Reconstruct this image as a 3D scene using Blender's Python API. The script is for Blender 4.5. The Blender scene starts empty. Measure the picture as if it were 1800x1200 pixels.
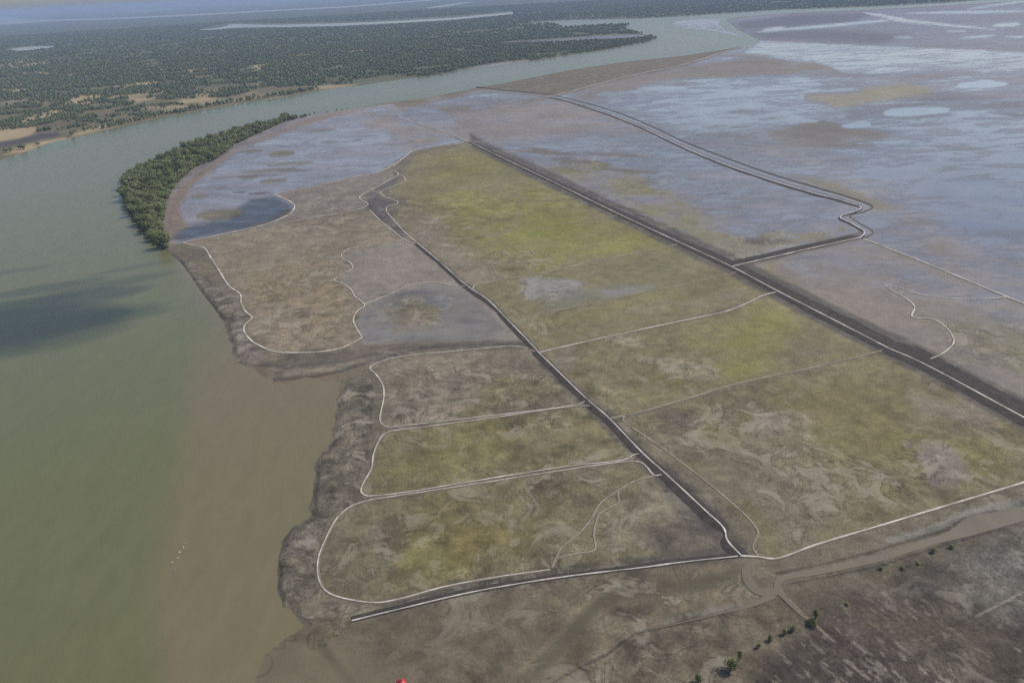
import bpy, bmesh, math, random
import numpy as np
from mathutils import Vector, Matrix
random.seed(7); RNG = np.random.default_rng(11)
R = math.radians
scene = bpy.context.scene
col = scene.collection

# ------------------------------------------------------------------ camera
CAM_H = 200.0                      # flying height over the delta, metres
FPX = 1300.0                       # focal length in photo pixels (1800 px wide)
PITCH, ROLL = R(25.73), R(3.15)
Fw = np.array([0, math.cos(PITCH), -math.sin(PITCH)])
R0 = np.array([1.0, 0, 0]); U0 = np.array([0, math.sin(PITCH), math.cos(PITCH)])
Rv = math.cos(ROLL)*R0 - math.sin(ROLL)*U0
Uv = math.sin(ROLL)*R0 + math.cos(ROLL)*U0
cam = bpy.data.cameras.new('camera'); cam.sensor_width = 36; cam.lens = 36*FPX/1800
cam.clip_start = 1.0; cam.clip_end = 250000
camo = bpy.data.objects.new('camera', cam); col.objects.link(camo)
m = Matrix(((Rv[0], Uv[0], -Fw[0], 0), (Rv[1], Uv[1], -Fw[1], 0), (Rv[2], Uv[2], -Fw[2], CAM_H), (0, 0, 0, 1)))
camo.matrix_world = m
scene.camera = camo

# ------------------------------------------------------------------ sky, sun, exposure
SUN_EL = R(47); SUN_TO = (0.94, 0.34)          # ground direction towards the sun
w = bpy.data.worlds.new('World'); scene.world = w; w.use_nodes = True
nt = w.node_tree; bg = nt.nodes['Background']
sky = nt.nodes.new('ShaderNodeTexSky'); sky.sky_type = 'NISHITA'; sky.sun_disc = False
sky.sun_elevation = SUN_EL; sky.sun_rotation = math.atan2(SUN_TO[0], SUN_TO[1])
sky.air_density = 1.0; sky.dust_density = 1.4; sky.ozone_density = 1.0; sky.altitude = 0
nt.links.new(sky.outputs[0], bg.inputs[0]); bg.inputs[1].default_value = 0.10
sun = bpy.data.lights.new('sun', 'SUN'); sun.energy = 3.0; sun.angle = R(0.6); sun.color = (1.0, 0.95, 0.87)
suno = bpy.data.objects.new('sun', sun); col.objects.link(suno)
SUNV = Vector((SUN_TO[0]*math.cos(SUN_EL), SUN_TO[1]*math.cos(SUN_EL), math.sin(SUN_EL))).normalized()
suno.rotation_euler = SUNV.to_track_quat('Z', 'Y').to_euler()
suno.location = (0, 0, 500)
vs = scene.view_settings; vs.view_transform = 'Standard'; vs.look = 'None'; vs.exposure = 0.42; vs.gamma = 1.0
vs.use_curve_mapping = False
scene.cycles.volume_bounces = 1
scene.cycles.max_bounces = 6
scene.cycles.transparent_max_bounces = 8
HAZE_DENSITY = 8.0e-5
scene.cycles.use_denoising = False

# ------------------------------------------------------------------ helpers: photo pixel -> direction -> ground
LAND_Z = 0.9
DEG = 180/math.pi
UNIT = FPX/DEG                     # one angular unit is about one photo pixel
def pdir(u, v):
    u = np.asarray(u, float); v = np.asarray(v, float)
    return (Rv[None, :]*((u-900)/FPX)[..., None] + Uv[None, :]*((600-v)/FPX)[..., None] + Fw[None, :])
def px_ab(pts):
    p = np.array(pts, float); d = pdir(p[:, 0], p[:, 1])
    az = np.arctan2(d[:, 0], d[:, 1]); ph = np.arctan2(-d[:, 2], np.hypot(d[:, 0], d[:, 1]))
    return np.stack([az*DEG*UNIT, ph*DEG*UNIT], 1)
def px_world(pts, z=LAND_Z):
    p = np.array(pts, float); d = pdir(p[:, 0], p[:, 1]); t = (CAM_H-z)/np.maximum(-d[:, 2], 1e-4)
    return d[:, :2]*t[:, None]
def world_ab(x, y, z=LAND_Z):
    az = np.arctan2(x, y); ph = np.arctan2(CAM_H-z, np.hypot(x, y))
    return az*DEG*UNIT, ph*DEG*UNIT
def dens(pts, closed=True, step=40):
    pts = [tuple(map(float, p)) for p in pts]
    out = []; n = len(pts)
    for i in range(n if closed else n-1):
        a, b = pts[i], pts[(i+1) % n]
        k = max(1, min(12, int(math.hypot(b[0]-a[0], b[1]-a[1])/step)))
        for j in range(k): out.append((a[0]+(b[0]-a[0])*j/k, a[1]+(b[1]-a[1])*j/k))
    if not closed: out.append(pts[-1])
    return out
def crom(P, n=6, closed=False):
    P = [np.array(p, float) for p in P]; out = []
    N = len(P)
    for i in range(N if closed else N-1):
        p0 = P[(i-1) % N] if closed or i > 0 else P[i]
        p1 = P[i]; p2 = P[(i+1) % N]
        p3 = P[(i+2) % N] if closed or i+2 < N else P[(i+1) % N]
        d1 = max(np.linalg.norm(p1-p0), 1e-6)**.5; d2 = max(np.linalg.norm(p2-p1), 1e-6)**.5; d3 = max(np.linalg.norm(p3-p2), 1e-6)**.5
        m1 = (p2-p1) if d1 < 1e-2 else (p1-p0)/d1**2*0
        # centripetal tangents
        m1 = d2*((p1-p0)/d1-(p2-p0)/(d1+d2)+(p2-p1)/d2) if d1 > 1e-2 else (p2-p1)
        m2 = d2*((p2-p1)/d2-(p3-p1)/(d2+d3)+(p3-p2)/d3) if d3 > 1e-2 else (p2-p1)
        for j in range(n):
            t = j/n; t2 = t*t; t3 = t2*t
            out.append((2*t3-3*t2+1)*p1+(t3-2*t2+t)*m1+(-2*t3+3*t2)*p2+(t3-t2)*m2)
    if not closed: out.append(P[-1])
    return np.array(out)
def sdf(A, B, poly, pad):
    """signed distance, positive inside, evaluated near the polygon only (far outside = -pad)"""
    out = np.full(A.shape, -pad, np.float32)
    x0, y0 = poly.min(0)-pad; x1, y1 = poly.max(0)+pad
    idx = np.nonzero((A > x0) & (A < x1) & (B > y0) & (B < y1))[0]
    if len(idx) == 0: return out
    a = A[idx].astype(np.float32); b = B[idx].astype(np.float32)
    d2 = np.full(a.shape, 1e12, np.float32); ins = np.zeros(a.shape, bool)
    q = np.roll(poly, -1, 0)
    for (xa, ya), (xb, yb) in zip(poly.astype(np.float32), q.astype(np.float32)):
        ex, ey = xb-xa, yb-ya; L = ex*ex+ey*ey
        if L < 1e-9: continue
        px = a-xa; py = b-ya
        t = np.clip((px*ex+py*ey)/L, 0, 1)
        dx = px-t*ex; dy = py-t*ey
        np.minimum(d2, dx*dx+dy*dy, out=d2)
        if abs(ey) > 1e-9:
            c = ((ya > b) != (yb > b)) & (px < ex*py/ey)
            ins ^= c
    d = np.sqrt(d2)
    out[idx] = np.where(ins, d, -d)
    return out
def ldist(A, B, line, pad):
    out = np.full(A.shape, pad, np.float32)
    x0, y0 = line.min(0)-pad; x1, y1 = line.max(0)+pad
    idx = np.nonzero((A > x0) & (A < x1) & (B > y0) & (B < y1))[0]
    if len(idx) == 0: return out
    a = A[idx].astype(np.float32); b = B[idx].astype(np.float32); d2 = np.full(a.shape, 1e12, np.float32)
    for (xa, ya), (xb, yb) in zip(line[:-1].astype(np.float32), line[1:].astype(np.float32)):
        ex, ey = xb-xa, yb-ya; L = max(ex*ex+ey*ey, 1e-9)
        px = a-xa; py = b-ya; t = np.clip((px*ex+py*ey)/L, 0, 1)
        dx = px-t*ex; dy = py-t*ey
        np.minimum(d2, dx*dx+dy*dy, out=d2)
    out[idx] = np.sqrt(d2); return out
def sm(x, a, b):
    t = np.clip((x-a)/(b-a), 0, 1); return t*t*(3-2*t)
def _hash(ix, iy, s):
    h = (ix.astype(np.int64)*374761393+iy.astype(np.int64)*668265263+s*974634541) & 0xffffffff
    h = ((h ^ (h >> 13))*1274126177) & 0xffffffff
    return (((h ^ (h >> 16)) & 0xffffff)/float(0xffffff)).astype(np.float32)
def vnoise(x, y, s):
    fx = np.floor(x); fy = np.floor(y); tx = (x-fx).astype(np.float32); ty = (y-fy).astype(np.float32)
    ix = fx.astype(np.int64); iy = fy.astype(np.int64)
    tx = tx*tx*tx*(tx*(tx*6-15)+10); ty = ty*ty*ty*(ty*(ty*6-15)+10)
    a = _hash(ix, iy, s); b = _hash(ix+1, iy, s); c = _hash(ix, iy+1, s); d = _hash(ix+1, iy+1, s)
    return (a+(b-a)*tx)*(1-ty)+(c+(d-c)*tx)*ty
def fbm(x, y, scale, s, octv=5, cell=None, gain=0.55):
    out = np.zeros(x.shape, np.float32); amp = 1.0; tot = 0
    ca, sa = math.cos(.6), math.sin(.6); px, py = x/scale, y/scale; sc = scale
    for o in range(octv):
        n = vnoise(px+o*17.3, py-o*9.1, s+o)-.5
        if cell is not None: n = n*np.clip((sc/cell-1.0), 0, 1)
        out += amp*n; tot += amp; amp *= gain; sc *= .5
        px, py = (px*ca-py*sa)*2, (px*sa+py*ca)*2
    return out/tot*1.9             # about -0.7..0.7
def worley(x, y, scale, s):
    px, py = x/scale, y/scale; ix = np.floor(px).astype(np.int64); iy = np.floor(py).astype(np.int64)
    f1 = np.full(x.shape, 9., np.float32); f2 = f1.copy()
    for dx in (-1, 0, 1):
        for dy in (-1, 0, 1):
            cx = ix+dx+_hash(ix+dx, iy+dy, s); cy = iy+dy+_hash(ix+dx, iy+dy, s+5)
            d = np.hypot(px-cx, py-cy).astype(np.float32)
            n1 = np.minimum(f1, d); f2 = np.minimum(np.maximum(f1, d), f2); f1 = n1
    return f1, f2
def lin(c):
    c = np.array(c, float)/255
    return np.where(c <= .04045, c/12.92, ((c+.055)/1.055)**2.4)
def ell(cx, cy, rx, ry, rot=0, n=22):
    ca, sa = math.cos(R(rot)), math.sin(R(rot))
    return [(cx+rx*math.cos(t)*ca-ry*math.sin(t)*sa, cy+rx*math.cos(t)*sa+ry*math.sin(t)*ca) for t in np.linspace(0, 2*math.pi, n, endpoint=False)]

# ------------------------------------------------------------------ materials
def newmat(name):
    mt = bpy.data.materials.new(name); mt.use_nodes = True
    return mt, mt.node_tree, mt.node_tree.nodes['Principled BSDF']
def N(nt, t, **kw):
    n = nt.nodes.new(t)
    for k, v in kw.items(): setattr(n, k, v)
    return n
def noise_node(nt, vec, scale, detail=4, rough=.6):
    n = N(nt, 'ShaderNodeTexNoise'); n.inputs['Scale'].default_value = scale; n.inputs['Detail'].default_value = detail
    n.inputs['Roughness'].default_value = rough; nt.links.new(vec, n.inputs['Vector']); return n
def maprange(nt, val, a, b, c, d):
    n = N(nt, 'ShaderNodeMapRange'); nt.links.new(val, n.inputs[0])
    for i, x in enumerate((a, b, c, d)): n.inputs[i+1].default_value = x
    return n.outputs[0]
def mulcol(nt, colr, fac):
    n = N(nt, 'ShaderNodeVectorMath', operation='SCALE'); nt.links.new(colr, n.inputs[0]); nt.links.new(fac, n.inputs['Scale']); return n.outputs[0]
def mixcol(nt, fac, a, b):
    n = N(nt, 'ShaderNodeMix', data_type='RGBA')
    for sock, v in ((n.inputs[0], fac), (n.inputs[6], a), (n.inputs[7], b)):
        if hasattr(v, 'links') or isinstance(v, bpy.types.NodeSocket): nt.links.new(v, sock)
        else: sock.default_value = v
    return n.outputs[2]
def math_node(nt, op, a, b):
    n = N(nt, 'ShaderNodeMath', operation=op)
    for i, v in enumerate((a, b)):
        if isinstance(v, bpy.types.NodeSocket): nt.links.new(v, n.inputs[i])
        else: n.inputs[i].default_value = v
    return n.outputs[0]

def ground_material():
    mt, nt, bs = newmat('delta_ground')
    geo = N(nt, 'ShaderNodeNewGeometry'); pos = geo.outputs['Position']
    at = N(nt, 'ShaderNodeAttribute', attribute_name='soil'); wet = N(nt, 'ShaderNodeAttribute', attribute_name='wet')
    gr = N(nt, 'ShaderNodeAttribute', attribute_name='grit'); la = N(nt, 'ShaderNodeAttribute', attribute_name='lace')
    G, LA, WT = gr.outputs['Fac'], la.outputs['Fac'], wet.outputs['Fac']
    n1 = noise_node(nt, pos, .9, 6, .7); n2 = noise_node(nt, pos, .16, 6, .68); n3 = noise_node(nt, pos, .035, 6, .62)
    f = math_node(nt, 'MULTIPLY', maprange(nt, n1.outputs[0], .28, .72, .62, 1.38), maprange(nt, n2.outputs[0], .28, .72, .72, 1.28))
    f = math_node(nt, 'MULTIPLY', f, maprange(nt, n3.outputs[0], .28, .72, .86, 1.14))
    f = math_node(nt, 'ADD', math_node(nt, 'MULTIPLY', math_node(nt, 'SUBTRACT', f, 1.0), G), 1.0)
    c = mulcol(nt, at.outputs['Color'], f)
    # lacework of dried puddle rims, bare pans and moss
    l1 = noise_node(nt, pos, .050, 12, .69); l1.inputs['Distortion'].default_value = 1.1
    l2 = noise_node(nt, pos, .13, 9, .70); l2.inputs['Distortion'].default_value = .8
    pale = math_node(nt, 'MULTIPLY', maprange(nt, l1.outputs[0], .53, .60, 0, 1), math_node(nt, 'MULTIPLY', LA, maprange(nt, l2.outputs[0], .35, .65, .25, .85)))
    dark = math_node(nt, 'MULTIPLY', maprange(nt, l1.outputs[0], .46, .40, 0, .75), LA)
    c = mixcol(nt, pale, c, (.255, .225, .175, 1))
    dk = mulcol(nt, c, maprange(nt, l2.outputs[0], .3, .7, .50, .80))
    c = mixcol(nt, dark, c, dk)
    rim = math_node(nt, 'ABSOLUTE', math_node(nt, 'SUBTRACT', l1.outputs[0], .53), 0)
    c = mulcol(nt, c, math_node(nt, 'SUBTRACT', 1.0, math_node(nt, 'MULTIPLY', maprange(nt, rim, 0, .018, .55, 0), LA)))
    sp = math_node(nt, 'MULTIPLY', maprange(nt, l2.outputs[0], .58, .66, 0, .5), math_node(nt, 'MULTIPLY', G, LA))
    c = mixcol(nt, sp, c, (.24, .21, .165, 1))
    # sheets of standing water: crisp shores where the flat is wet enough
    mp_ = N(nt, 'ShaderNodeMapping'); mp_.inputs['Scale'].default_value = (.42, 1, 1); mp_.inputs['Rotation'].default_value = (0, 0, .12); nt.links.new(pos, mp_.inputs['Vector'])
    w1 = noise_node(nt, mp_.outputs[0], .034, 13, .80); w1.inputs['Distortion'].default_value = .9
    thr = maprange(nt, WT, .12, 1.0, .66, .385)
    pool = N(nt, 'ShaderNodeMapRange'); pool.interpolation_type = 'SMOOTHSTEP'
    nt.links.new(math_node(nt, 'SUBTRACT', w1.outputs[0], thr), pool.inputs[0]); pool.inputs[1].default_value = -.025; pool.inputs[2].default_value = .05
    pl = math_node(nt, 'MULTIPLY', pool.outputs[0], maprange(nt, WT, .14, .30, 0, 1))
    cw = mulcol(nt, c, maprange(nt, pl, 0, 1, 1.0, .88))
    damp = maprange(nt, math_node(nt, 'SUBTRACT', w1.outputs[0], thr), -.09, -.012, 0, .35)
    cw = mulcol(nt, cw, math_node(nt, 'SUBTRACT', 1.0, math_node(nt, 'MULTIPLY', damp, math_node(nt, 'MULTIPLY', math_node(nt, 'SUBTRACT', 1.0, pl), maprange(nt, WT, .14, .30, 0, 1)))))
    nt.links.new(cw, bs.inputs['Base Color'])
    rdry = maprange(nt, WT, 0, .5, .95, .36)
    mx = N(nt, 'ShaderNodeMix'); nt.links.new(pl, mx.inputs[0]); nt.links.new(rdry, mx.inputs[2]); mx.inputs[3].default_value = .13
    nt.links.new(mx.outputs[0], bs.inputs['Roughness'])
    nt.links.new(maprange(nt, WT, 0, .4, .2, .5), bs.inputs['Specular IOR Level'])
    bs.inputs['IOR'].default_value = 1.42
    bp = N(nt, 'ShaderNodeBump'); bp.inputs['Distance'].default_value = .25
    nt.links.new(math_node(nt, 'MULTIPLY', maprange(nt, pl, 0, 1, .8, .03), maprange(nt, G, 0, .5, .1, 1)), bp.inputs['Strength'])
    nt.links.new(n1.outputs[0], bp.inputs['Height']); nt.links.new(bp.outputs[0], bs.inputs['Normal'])
    return mt
def water_material(name, deep, shallow, rough=.12, attr=True, wave=.05):
    mt, nt, bs = newmat(name)
    geo = N(nt, 'ShaderNodeNewGeometry'); pos = geo.outputs['Position']
    mpw = N(nt, 'ShaderNodeMapping'); mpw.inputs['Scale'].default_value = (2.2, .8, 1); mpw.inputs['Rotation'].default_value = (0, 0, .5); nt.links.new(pos, mpw.inputs['Vector'])
    n3 = noise_node(nt, mpw.outputs[0], .009, 7, .62)
    d4 = (*lin(deep), 1); s4 = (*lin(shallow), 1)
    if attr:
        sh = N(nt, 'ShaderNodeAttribute', attribute_name='shoal')
        f = math_node(nt, 'ADD', sh.outputs['Fac'], maprange(nt, n3.outputs[0], .3, .7, -.16, .16))
        cl = N(nt, 'ShaderNodeClamp'); nt.links.new(f, cl.inputs[0]); fac = cl.outputs[0]
    else:
        fac = maprange(nt, n3.outputs[0], .3, .7, 0, 1)
    n6 = noise_node(nt, mpw.outputs[0], .05, 9, .7)
    nt.links.new(mulcol(nt, mixcol(nt, fac, d4, s4), maprange(nt, n6.outputs[0], .3, .7, .93, 1.07)), bs.inputs['Base Color'])
    bs.inputs['Roughness'].default_value = rough; bs.inputs['IOR'].default_value = 1.333
    n1 = noise_node(nt, pos, .35, 5, .65)
    bp = N(nt, 'ShaderNodeBump'); bp.inputs['Distance'].default_value = .3; bp.inputs['Strength'].default_value = wave
    nt.links.new(n1.outputs[0], bp.inputs['Height']); nt.links.new(bp.outputs[0], bs.inputs['Normal'])
    return mt
def soil_material(name, a, b, scale=.25, rough=.95, grain=.35):
    mt, nt, bs = newmat(name)
    geo = N(nt, 'ShaderNodeNewGeometry'); pos = geo.outputs['Position']
    n1 = noise_node(nt, pos, scale, 6, .7); n2 = noise_node(nt, pos, scale*6, 4, .7)
    c = mixcol(nt, maprange(nt, n1.outputs[0], .3, .7, 0, 1), (*lin(a), 1), (*lin(b), 1))
    c = mulcol(nt, c, maprange(nt, n2.outputs[0], .25, .75, 1-grain, 1+grain))
    nt.links.new(c, bs.inputs['Base Color']); bs.inputs['Roughness'].default_value = rough
    bs.inputs['Specular IOR Level'].default_value = .2
    bp = N(nt, 'ShaderNodeBump'); bp.inputs['Distance'].default_value = .2; bp.inputs['Strength'].default_value = .6
    nt.links.new(n2.outputs[0], bp.inputs['Height']); nt.links.new(bp.outputs[0], bs.inputs['Normal'])
    return mt
def worn_track(name, a, b, mud):
    mt = soil_material(name, a, b, .12, .9, .25); nt = mt.node_tree; bs = nt.nodes['Principled BSDF']
    src = bs.inputs['Base Color'].links[0].from_socket
    pos = N(nt, 'ShaderNodeNewGeometry').outputs['Position']; n = noise_node(nt, pos, .035, 7, .7)
    nt.links.new(mixcol(nt, maprange(nt, n.outputs[0], .50, .66, 0, .75), src, (*lin(mud), 1)), bs.inputs['Base Color'])
    return mt
def leaf_material(name, a, b):
    mt, nt, bs = newmat(name)
    oi = N(nt, 'ShaderNodeObjectInfo'); geo = N(nt, 'ShaderNodeNewGeometry')
    n1 = noise_node(nt, geo.outputs['Position'], .35, 3, .6)
    f = math_node(nt, 'ADD', math_node(nt, 'MULTIPLY', oi.outputs['Random'], .6), maprange(nt, n1.outputs[0], .3, .7, -.1, .5))
    cl = N(nt, 'ShaderNodeClamp'); nt.links.new(f, cl.inputs[0])
    nt.links.new(mixcol(nt, cl.outputs[0], (*a, 1), (*b, 1)), bs.inputs['Base Color'])
    bs.inputs['Roughness'].default_value = .65; bs.inputs['Specular IOR Level'].default_value = .25
    return mt
M_GROUND = ground_material()
M_RIVER = water_material('river_water', (95, 96, 64), (107, 98, 73), .28, True, .05)
M_FARW = water_material('far_water', (112, 110, 106), (132, 128, 124), .14, False, .03)
M_CHAN = water_material('channel_water', (104, 100, 98), (126, 121, 118), .3, False, .05)
M_CREEK = water_material('creek_water', (96, 88, 72), (112, 102, 86), .35, False, .06)
M_DARK = soil_material('dark_earth', (50, 45, 42), (74, 67, 62), .22)  # one dark earth tone for all slopes of the larger dykes
M_BUND = soil_material('bund_mud', (92, 84, 72), (116, 106, 92), .3)
M_PALE = worn_track('pale_clay_track', (150, 142, 130), (212, 205, 195), (128, 119, 104))
M_DULL = worn_track('dull_clay_track', (126, 118, 98), (172, 164, 146), (112, 104, 84))
M_GREYT = soil_material('grey_clay_track', (165, 164, 168), (185, 184, 188), .15, .9, .12)
M_LEAF = leaf_material('mangrove_leaf', (.098, .115, .042), (.205, .22, .092))
M_LEAF2 = leaf_material('scrub_leaf', (.105, .135, .066), (.21, .235, .12))
M_LEAF3 = leaf_material('bush_leaf', (.095, .11, .035), (.17, .185, .065))
M_BARK = soil_material('bark', (70, 60, 50), (96, 84, 70), 2.0)

# ------------------------------------------------------------------ outlines read from the photograph (1800 x 1200 px)
BANK_L = [(-1500, 640), (-900, 480), (-300, 345), (0, 282), (43, 267), (83, 251), (133, 240), (183, 230), (250, 213), (333, 197), (417, 182), (500, 170), (550, 160),
          (600, 154), (633, 150), (700, 140), (767, 132), (820, 121), (870, 115), (927, 108), (1000, 97), (1067, 87), (1133, 75), (1157, 67),
          (1140, 62), (1113, 55), (1097, 49), (1110, 42), (1033, 45), (993, 48), (970, 41), (900, 45), (967, 37), (1033, 35), (1120, 33),
          (1200, 29), (1367, 18), (1533, 12), (1667, 5), (1800, -6), (2400, -40)]
BANK_R = [(292, 1500), (292, 1200), (287, 1080), (296, 990), (310, 930), (328, 860), (343, 770), (353, 700), (370, 625), (388, 592), (386, 560),
          (366, 520), (345, 488), (318, 458), (299, 446), (272, 427), (245, 399), (222, 364), (212, 330), (218, 308), (240, 293), (280, 276), (350, 248), (430, 225),
          (500, 210), (540, 203), (600, 193), (660, 183), (740, 172), (800, 162), (840, 153), (900, 143), (1000, 123), (1100, 108),
          (1200, 98), (1283, 85), (1325, 79), (1333, 70), (1320, 63), (1296, 52), (1284, 42), (1276, 36), (1300, 30), (1400, 22.5), (1533, 17), (1667, 10), (1800, 1), (2400, -33)]
OLD_R = BANK_R[:14]
BANK_R = [(440, 1500), (446, 1200), (462, 1150), (500, 1118), (535, 1095), (520, 1075), (495, 1064), (488, 1040), (488, 980), (496, 950), (514, 918), (544, 900), (548, 850), (553, 810), (578, 778), (588, 740), (593, 700), (600, 668), (560, 664), (500, 668), (468, 668), (452, 646), (430, 638), (411, 632),
          (404, 600), (396, 566), (373, 537), (354, 512), (335, 483), (316, 459)] + BANK_R[14:]
DEEP = [(-1500, 3200), (-1500, 200), (330, 300), (300, 440)] + OLD_R[::-1] + [(292, 3200)]
RIVER = [(-1500, 3200)] + BANK_L + BANK_R[::-1] + [(440, 3200)]
LAND_L = [(-1500, 640)] + BANK_L[1:] + [(2400, -110), (900, -28), (0, 22), (-1500, 105)]
ISLET = [(1180, 42), (1190, 37.5), (1230, 33.5), (1268, 33.5), (1263, 42), (1272, 50), (1295, 60), (1318, 68), (1290, 62), (1250, 55), (1200, 49)]
BELT = [(299, 446), (275, 428), (246, 398), (223, 363), (215, 335), (222, 316), (243, 300), (283, 280), (352, 251), (432, 227), (502, 210), (540, 204),
        (540, 206), (500, 215), (480, 224), (440, 242), (410, 257), (395, 270), (375, 284), (350, 292), (325, 307), (305, 332), (291, 357), (288, 387), (284, 407), (297, 432)]
MUDFLAT = [(292, 1500), (292, 1200), (287, 1080), (296, 990), (310, 930), (328, 860), (343, 770), (353, 700), (370, 625), (388, 592), (380, 545), (366, 520), (430, 640), (600, 650),
           (600, 720), (560, 800), (540, 900), (495, 950), (490, 1060), (540, 1090), (560, 1130), (700, 1200), (900, 1500)]

# ------------------------------------------------------------------ ground grid: rings round the point below the camera
az = np.concatenate([np.arange(-180, -66, 4), np.arange(-66, -47, .5), np.arange(-47, 47, .1), np.arange(47, 66, .5), np.arange(66, 180.1, 4)])
az[-1] = 180
ph = np.concatenate([np.array([89.7, 80, 72, 66]), np.arange(62, 3, -.085), np.arange(3, .6, -.035), np.arange(.6, .14, -.02)])
AZ, PH = np.meshgrid(np.radians(az), np.radians(ph))
RR = (CAM_H-LAND_Z)/np.tan(PH)
nr, nc = AZ.shape
X = (RR*np.sin(AZ)).ravel(); Y = (RR*np.cos(AZ)).ravel(); r_ = RR.ravel()
A = (AZ*DEG*UNIT).ravel(); B = (PH*DEG*UNIT).ravel()
CELL = np.maximum(np.hypot(r_, CAM_H)**2/CAM_H*.0015, r_*.00175)
def nz(scale, s, octv=5, gain=.55): return fbm(X, Y, scale, s, octv, CELL, gain)

river_s = sdf(A, B, px_ab(dens(RIVER)), 400)
islet_s = sdf(A, B, px_ab(dens(ISLET)), 40)
river_s = np.where(islet_s > -20, np.minimum(river_s, -islet_s), river_s)
mud_m = sm(sdf(A, B, px_ab([(400, 3000), (400, 1130), (500, 1110), (560, 1125), (620, 1200), (900, 3000)]), 60), -10, 14)
shore_n = nz(40, 3)*1.6
_wx, _wy0 = X+5*nz(9, 71), Y+5*nz(9, 73)
_f1, _f2 = worley(_wx, _wy0, 12, 5)
_nearshore = sm(B, 440, 520)*sm(A, 40, -60)*(1-mud_m)
river_s = river_s-_nearshore*13*(.42-_f1)
s_out = -(river_s+shore_n*(1+mud_m*2))
Z = np.clip(s_out*(.25-.19*_nearshore), -1.5, LAND_Z)*(1-mud_m)+np.clip(s_out*.004, -1.0, LAND_Z)*mud_m
Z += .10*nz(14, 21, 4)*sm(s_out, 8, 30)*sm(r_, 3000, 1500)

# colour of the soil, one layer after the other
C = np.tile(lin((108, 100, 84)), (len(X), 1)).astype(np.float32)
WET = np.zeros(len(X), np.float32); GRIT = np.ones(len(X), np.float32); LACX = np.zeros(len(X), np.float32)
_a = sm(r_, 1300, 500); _b = sm(r_, 5200, 2200)
NBP = nz(48, 401, 6)*_b
NB = [nz(60, 31)*_b+nz(420, 33)*(1-_b), nz(18, 37)*_a+(1-_a)*(_b*nz(75, 38)+(1-_b)*nz(420, 39)), nz(150, 41)]
def paint(mask, c, wet=None, grit=None, vary=.12, ns=0):
    cc = lin(c)[None, :]*(1+vary*NB[ns])[:, None]
    C[:] = C*(1-mask[:, None])+cc*mask[:, None]
    if wet is not None: WET[:] = WET*(1-mask)+wet*mask
    if grit is not None: GRIT[:] = GRIT*(1-mask)+grit*mask
def area(poly, c, k=1.0, fe=10, na=8, ns=1, wet=None, grit=None, vary=.12):
    if fe >= 6: na = na*2.4; fe = fe*1.15
    s = sdf(A, B, px_ab(dens(poly)), fe+na*.8+2)
    mk = sm(s+na*NB[ns], -fe, fe)*k
    if fe >= 9: mk = mk*np.clip(.82+1.1*NBP, .15, 1)
    paint(mk, c, wet, grit, vary, 1)
def stroke(line, wd, c, k=1.0, fe=3, na=1.5, wet=None, grit=None):
    d = ldist(A, B, px_ab(dens(line, False)), wd+fe+na*2+2)
    paint((1-sm(d+na*NB[1], wd-fe, wd+fe))*k, c, wet, grit, .1, 1)

# --- land beyond the river: scrub woodland floor
left_s = sdf(A, B, px_ab(dens(LAND_L)), 30)
leftm = sm(left_s, -1, 1)
paint(leftm, (88, 91, 68), 0, .8, .35, 2)
paint(leftm*sm(r_, 5500, 8500), (82, 88, 68), 0, .8, .35, 2)
area([(-200, 210), (0, 205), (60, 180), (130, 160), (200, 150), (300, 165), (420, 150), (560, 148), (600, 152), (500, 172), (333, 198), (183, 231), (0, 284), (-200, 330)], (112, 101, 80), .75, 6, 6)
for (cx, cy, rx, ry, rt) in [(150, 175, 34, 8, -12), (75, 205, 42, 8, -14), (20, 236, 45, 12, -10), (110, 193, 30, 5, -14), (27, 158, 26, 3, -4), (235, 150, 42, 4, -9), (213, 121, 26, 2, -4), (343, 124, 28, 2, -6), (290, 120, 12, 1.6, -4),
    (467, 115, 24, 3, -8), (477, 134, 16, 2, -3), (520, 100, 22, 1.5, -4), (347, 176, 34, 3, -7), (627, 91, 13, 3.5, -10), (60, 130, 40, 3, -8), (95, 140, 22, 2, 0), (640, 92, 26, 1.4, 0), (75, 136, 18, 2.4, -6), (410, 121, 12, 1.2, 0), (680, 76, 9, 1.2, 0),
    (120, 150, 24, 1.6, -4), (300, 146, 18, 2, -8), (250, 174, 22, 2.4, -3), (225, 182, 24, 2, -5), (270, 172, 14, 2, -5), (180, 224, 60, 4, -14), (260, 205, 50, 3, -13), (60, 258, 60, 6, -14), (590, 152, 40, 2, -5), (440, 172, 50, 2, -8)]:
    area(ell(cx, cy, rx, ry, rt), (162, 143, 110), .9, 2.2, 3.5, 0, 0, .6)
stroke([(-200, 300), (0, 254), (40, 247), (70, 240), (100, 236)], 4, (74, 70, 72), .9, 2, 1)
_tr = np.random.default_rng(77)
for v_ in _tr.uniform(100, 190, 26):
    area(ell(_tr.uniform(-20, 560), v_, _tr.uniform(12, 40), _tr.uniform(1.0, 2.6)*(v_/120), _tr.uniform(-12, -3)), (150, 134, 106), .8, 2, 3, 0, 0, .6)
area([(880, 76), (1000, 68), (1100, 61.5), (1140, 62), (1130, 66), (1060, 69), (980, 73)], (118, 110, 112), .9, 1.2, .8, 1, .5)
area([(822, 121), (870, 112), (930, 106.5), (925, 109), (880, 115), (835, 122)], (140, 130, 128), 1, 1.5, .8, 1, .4)

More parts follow.
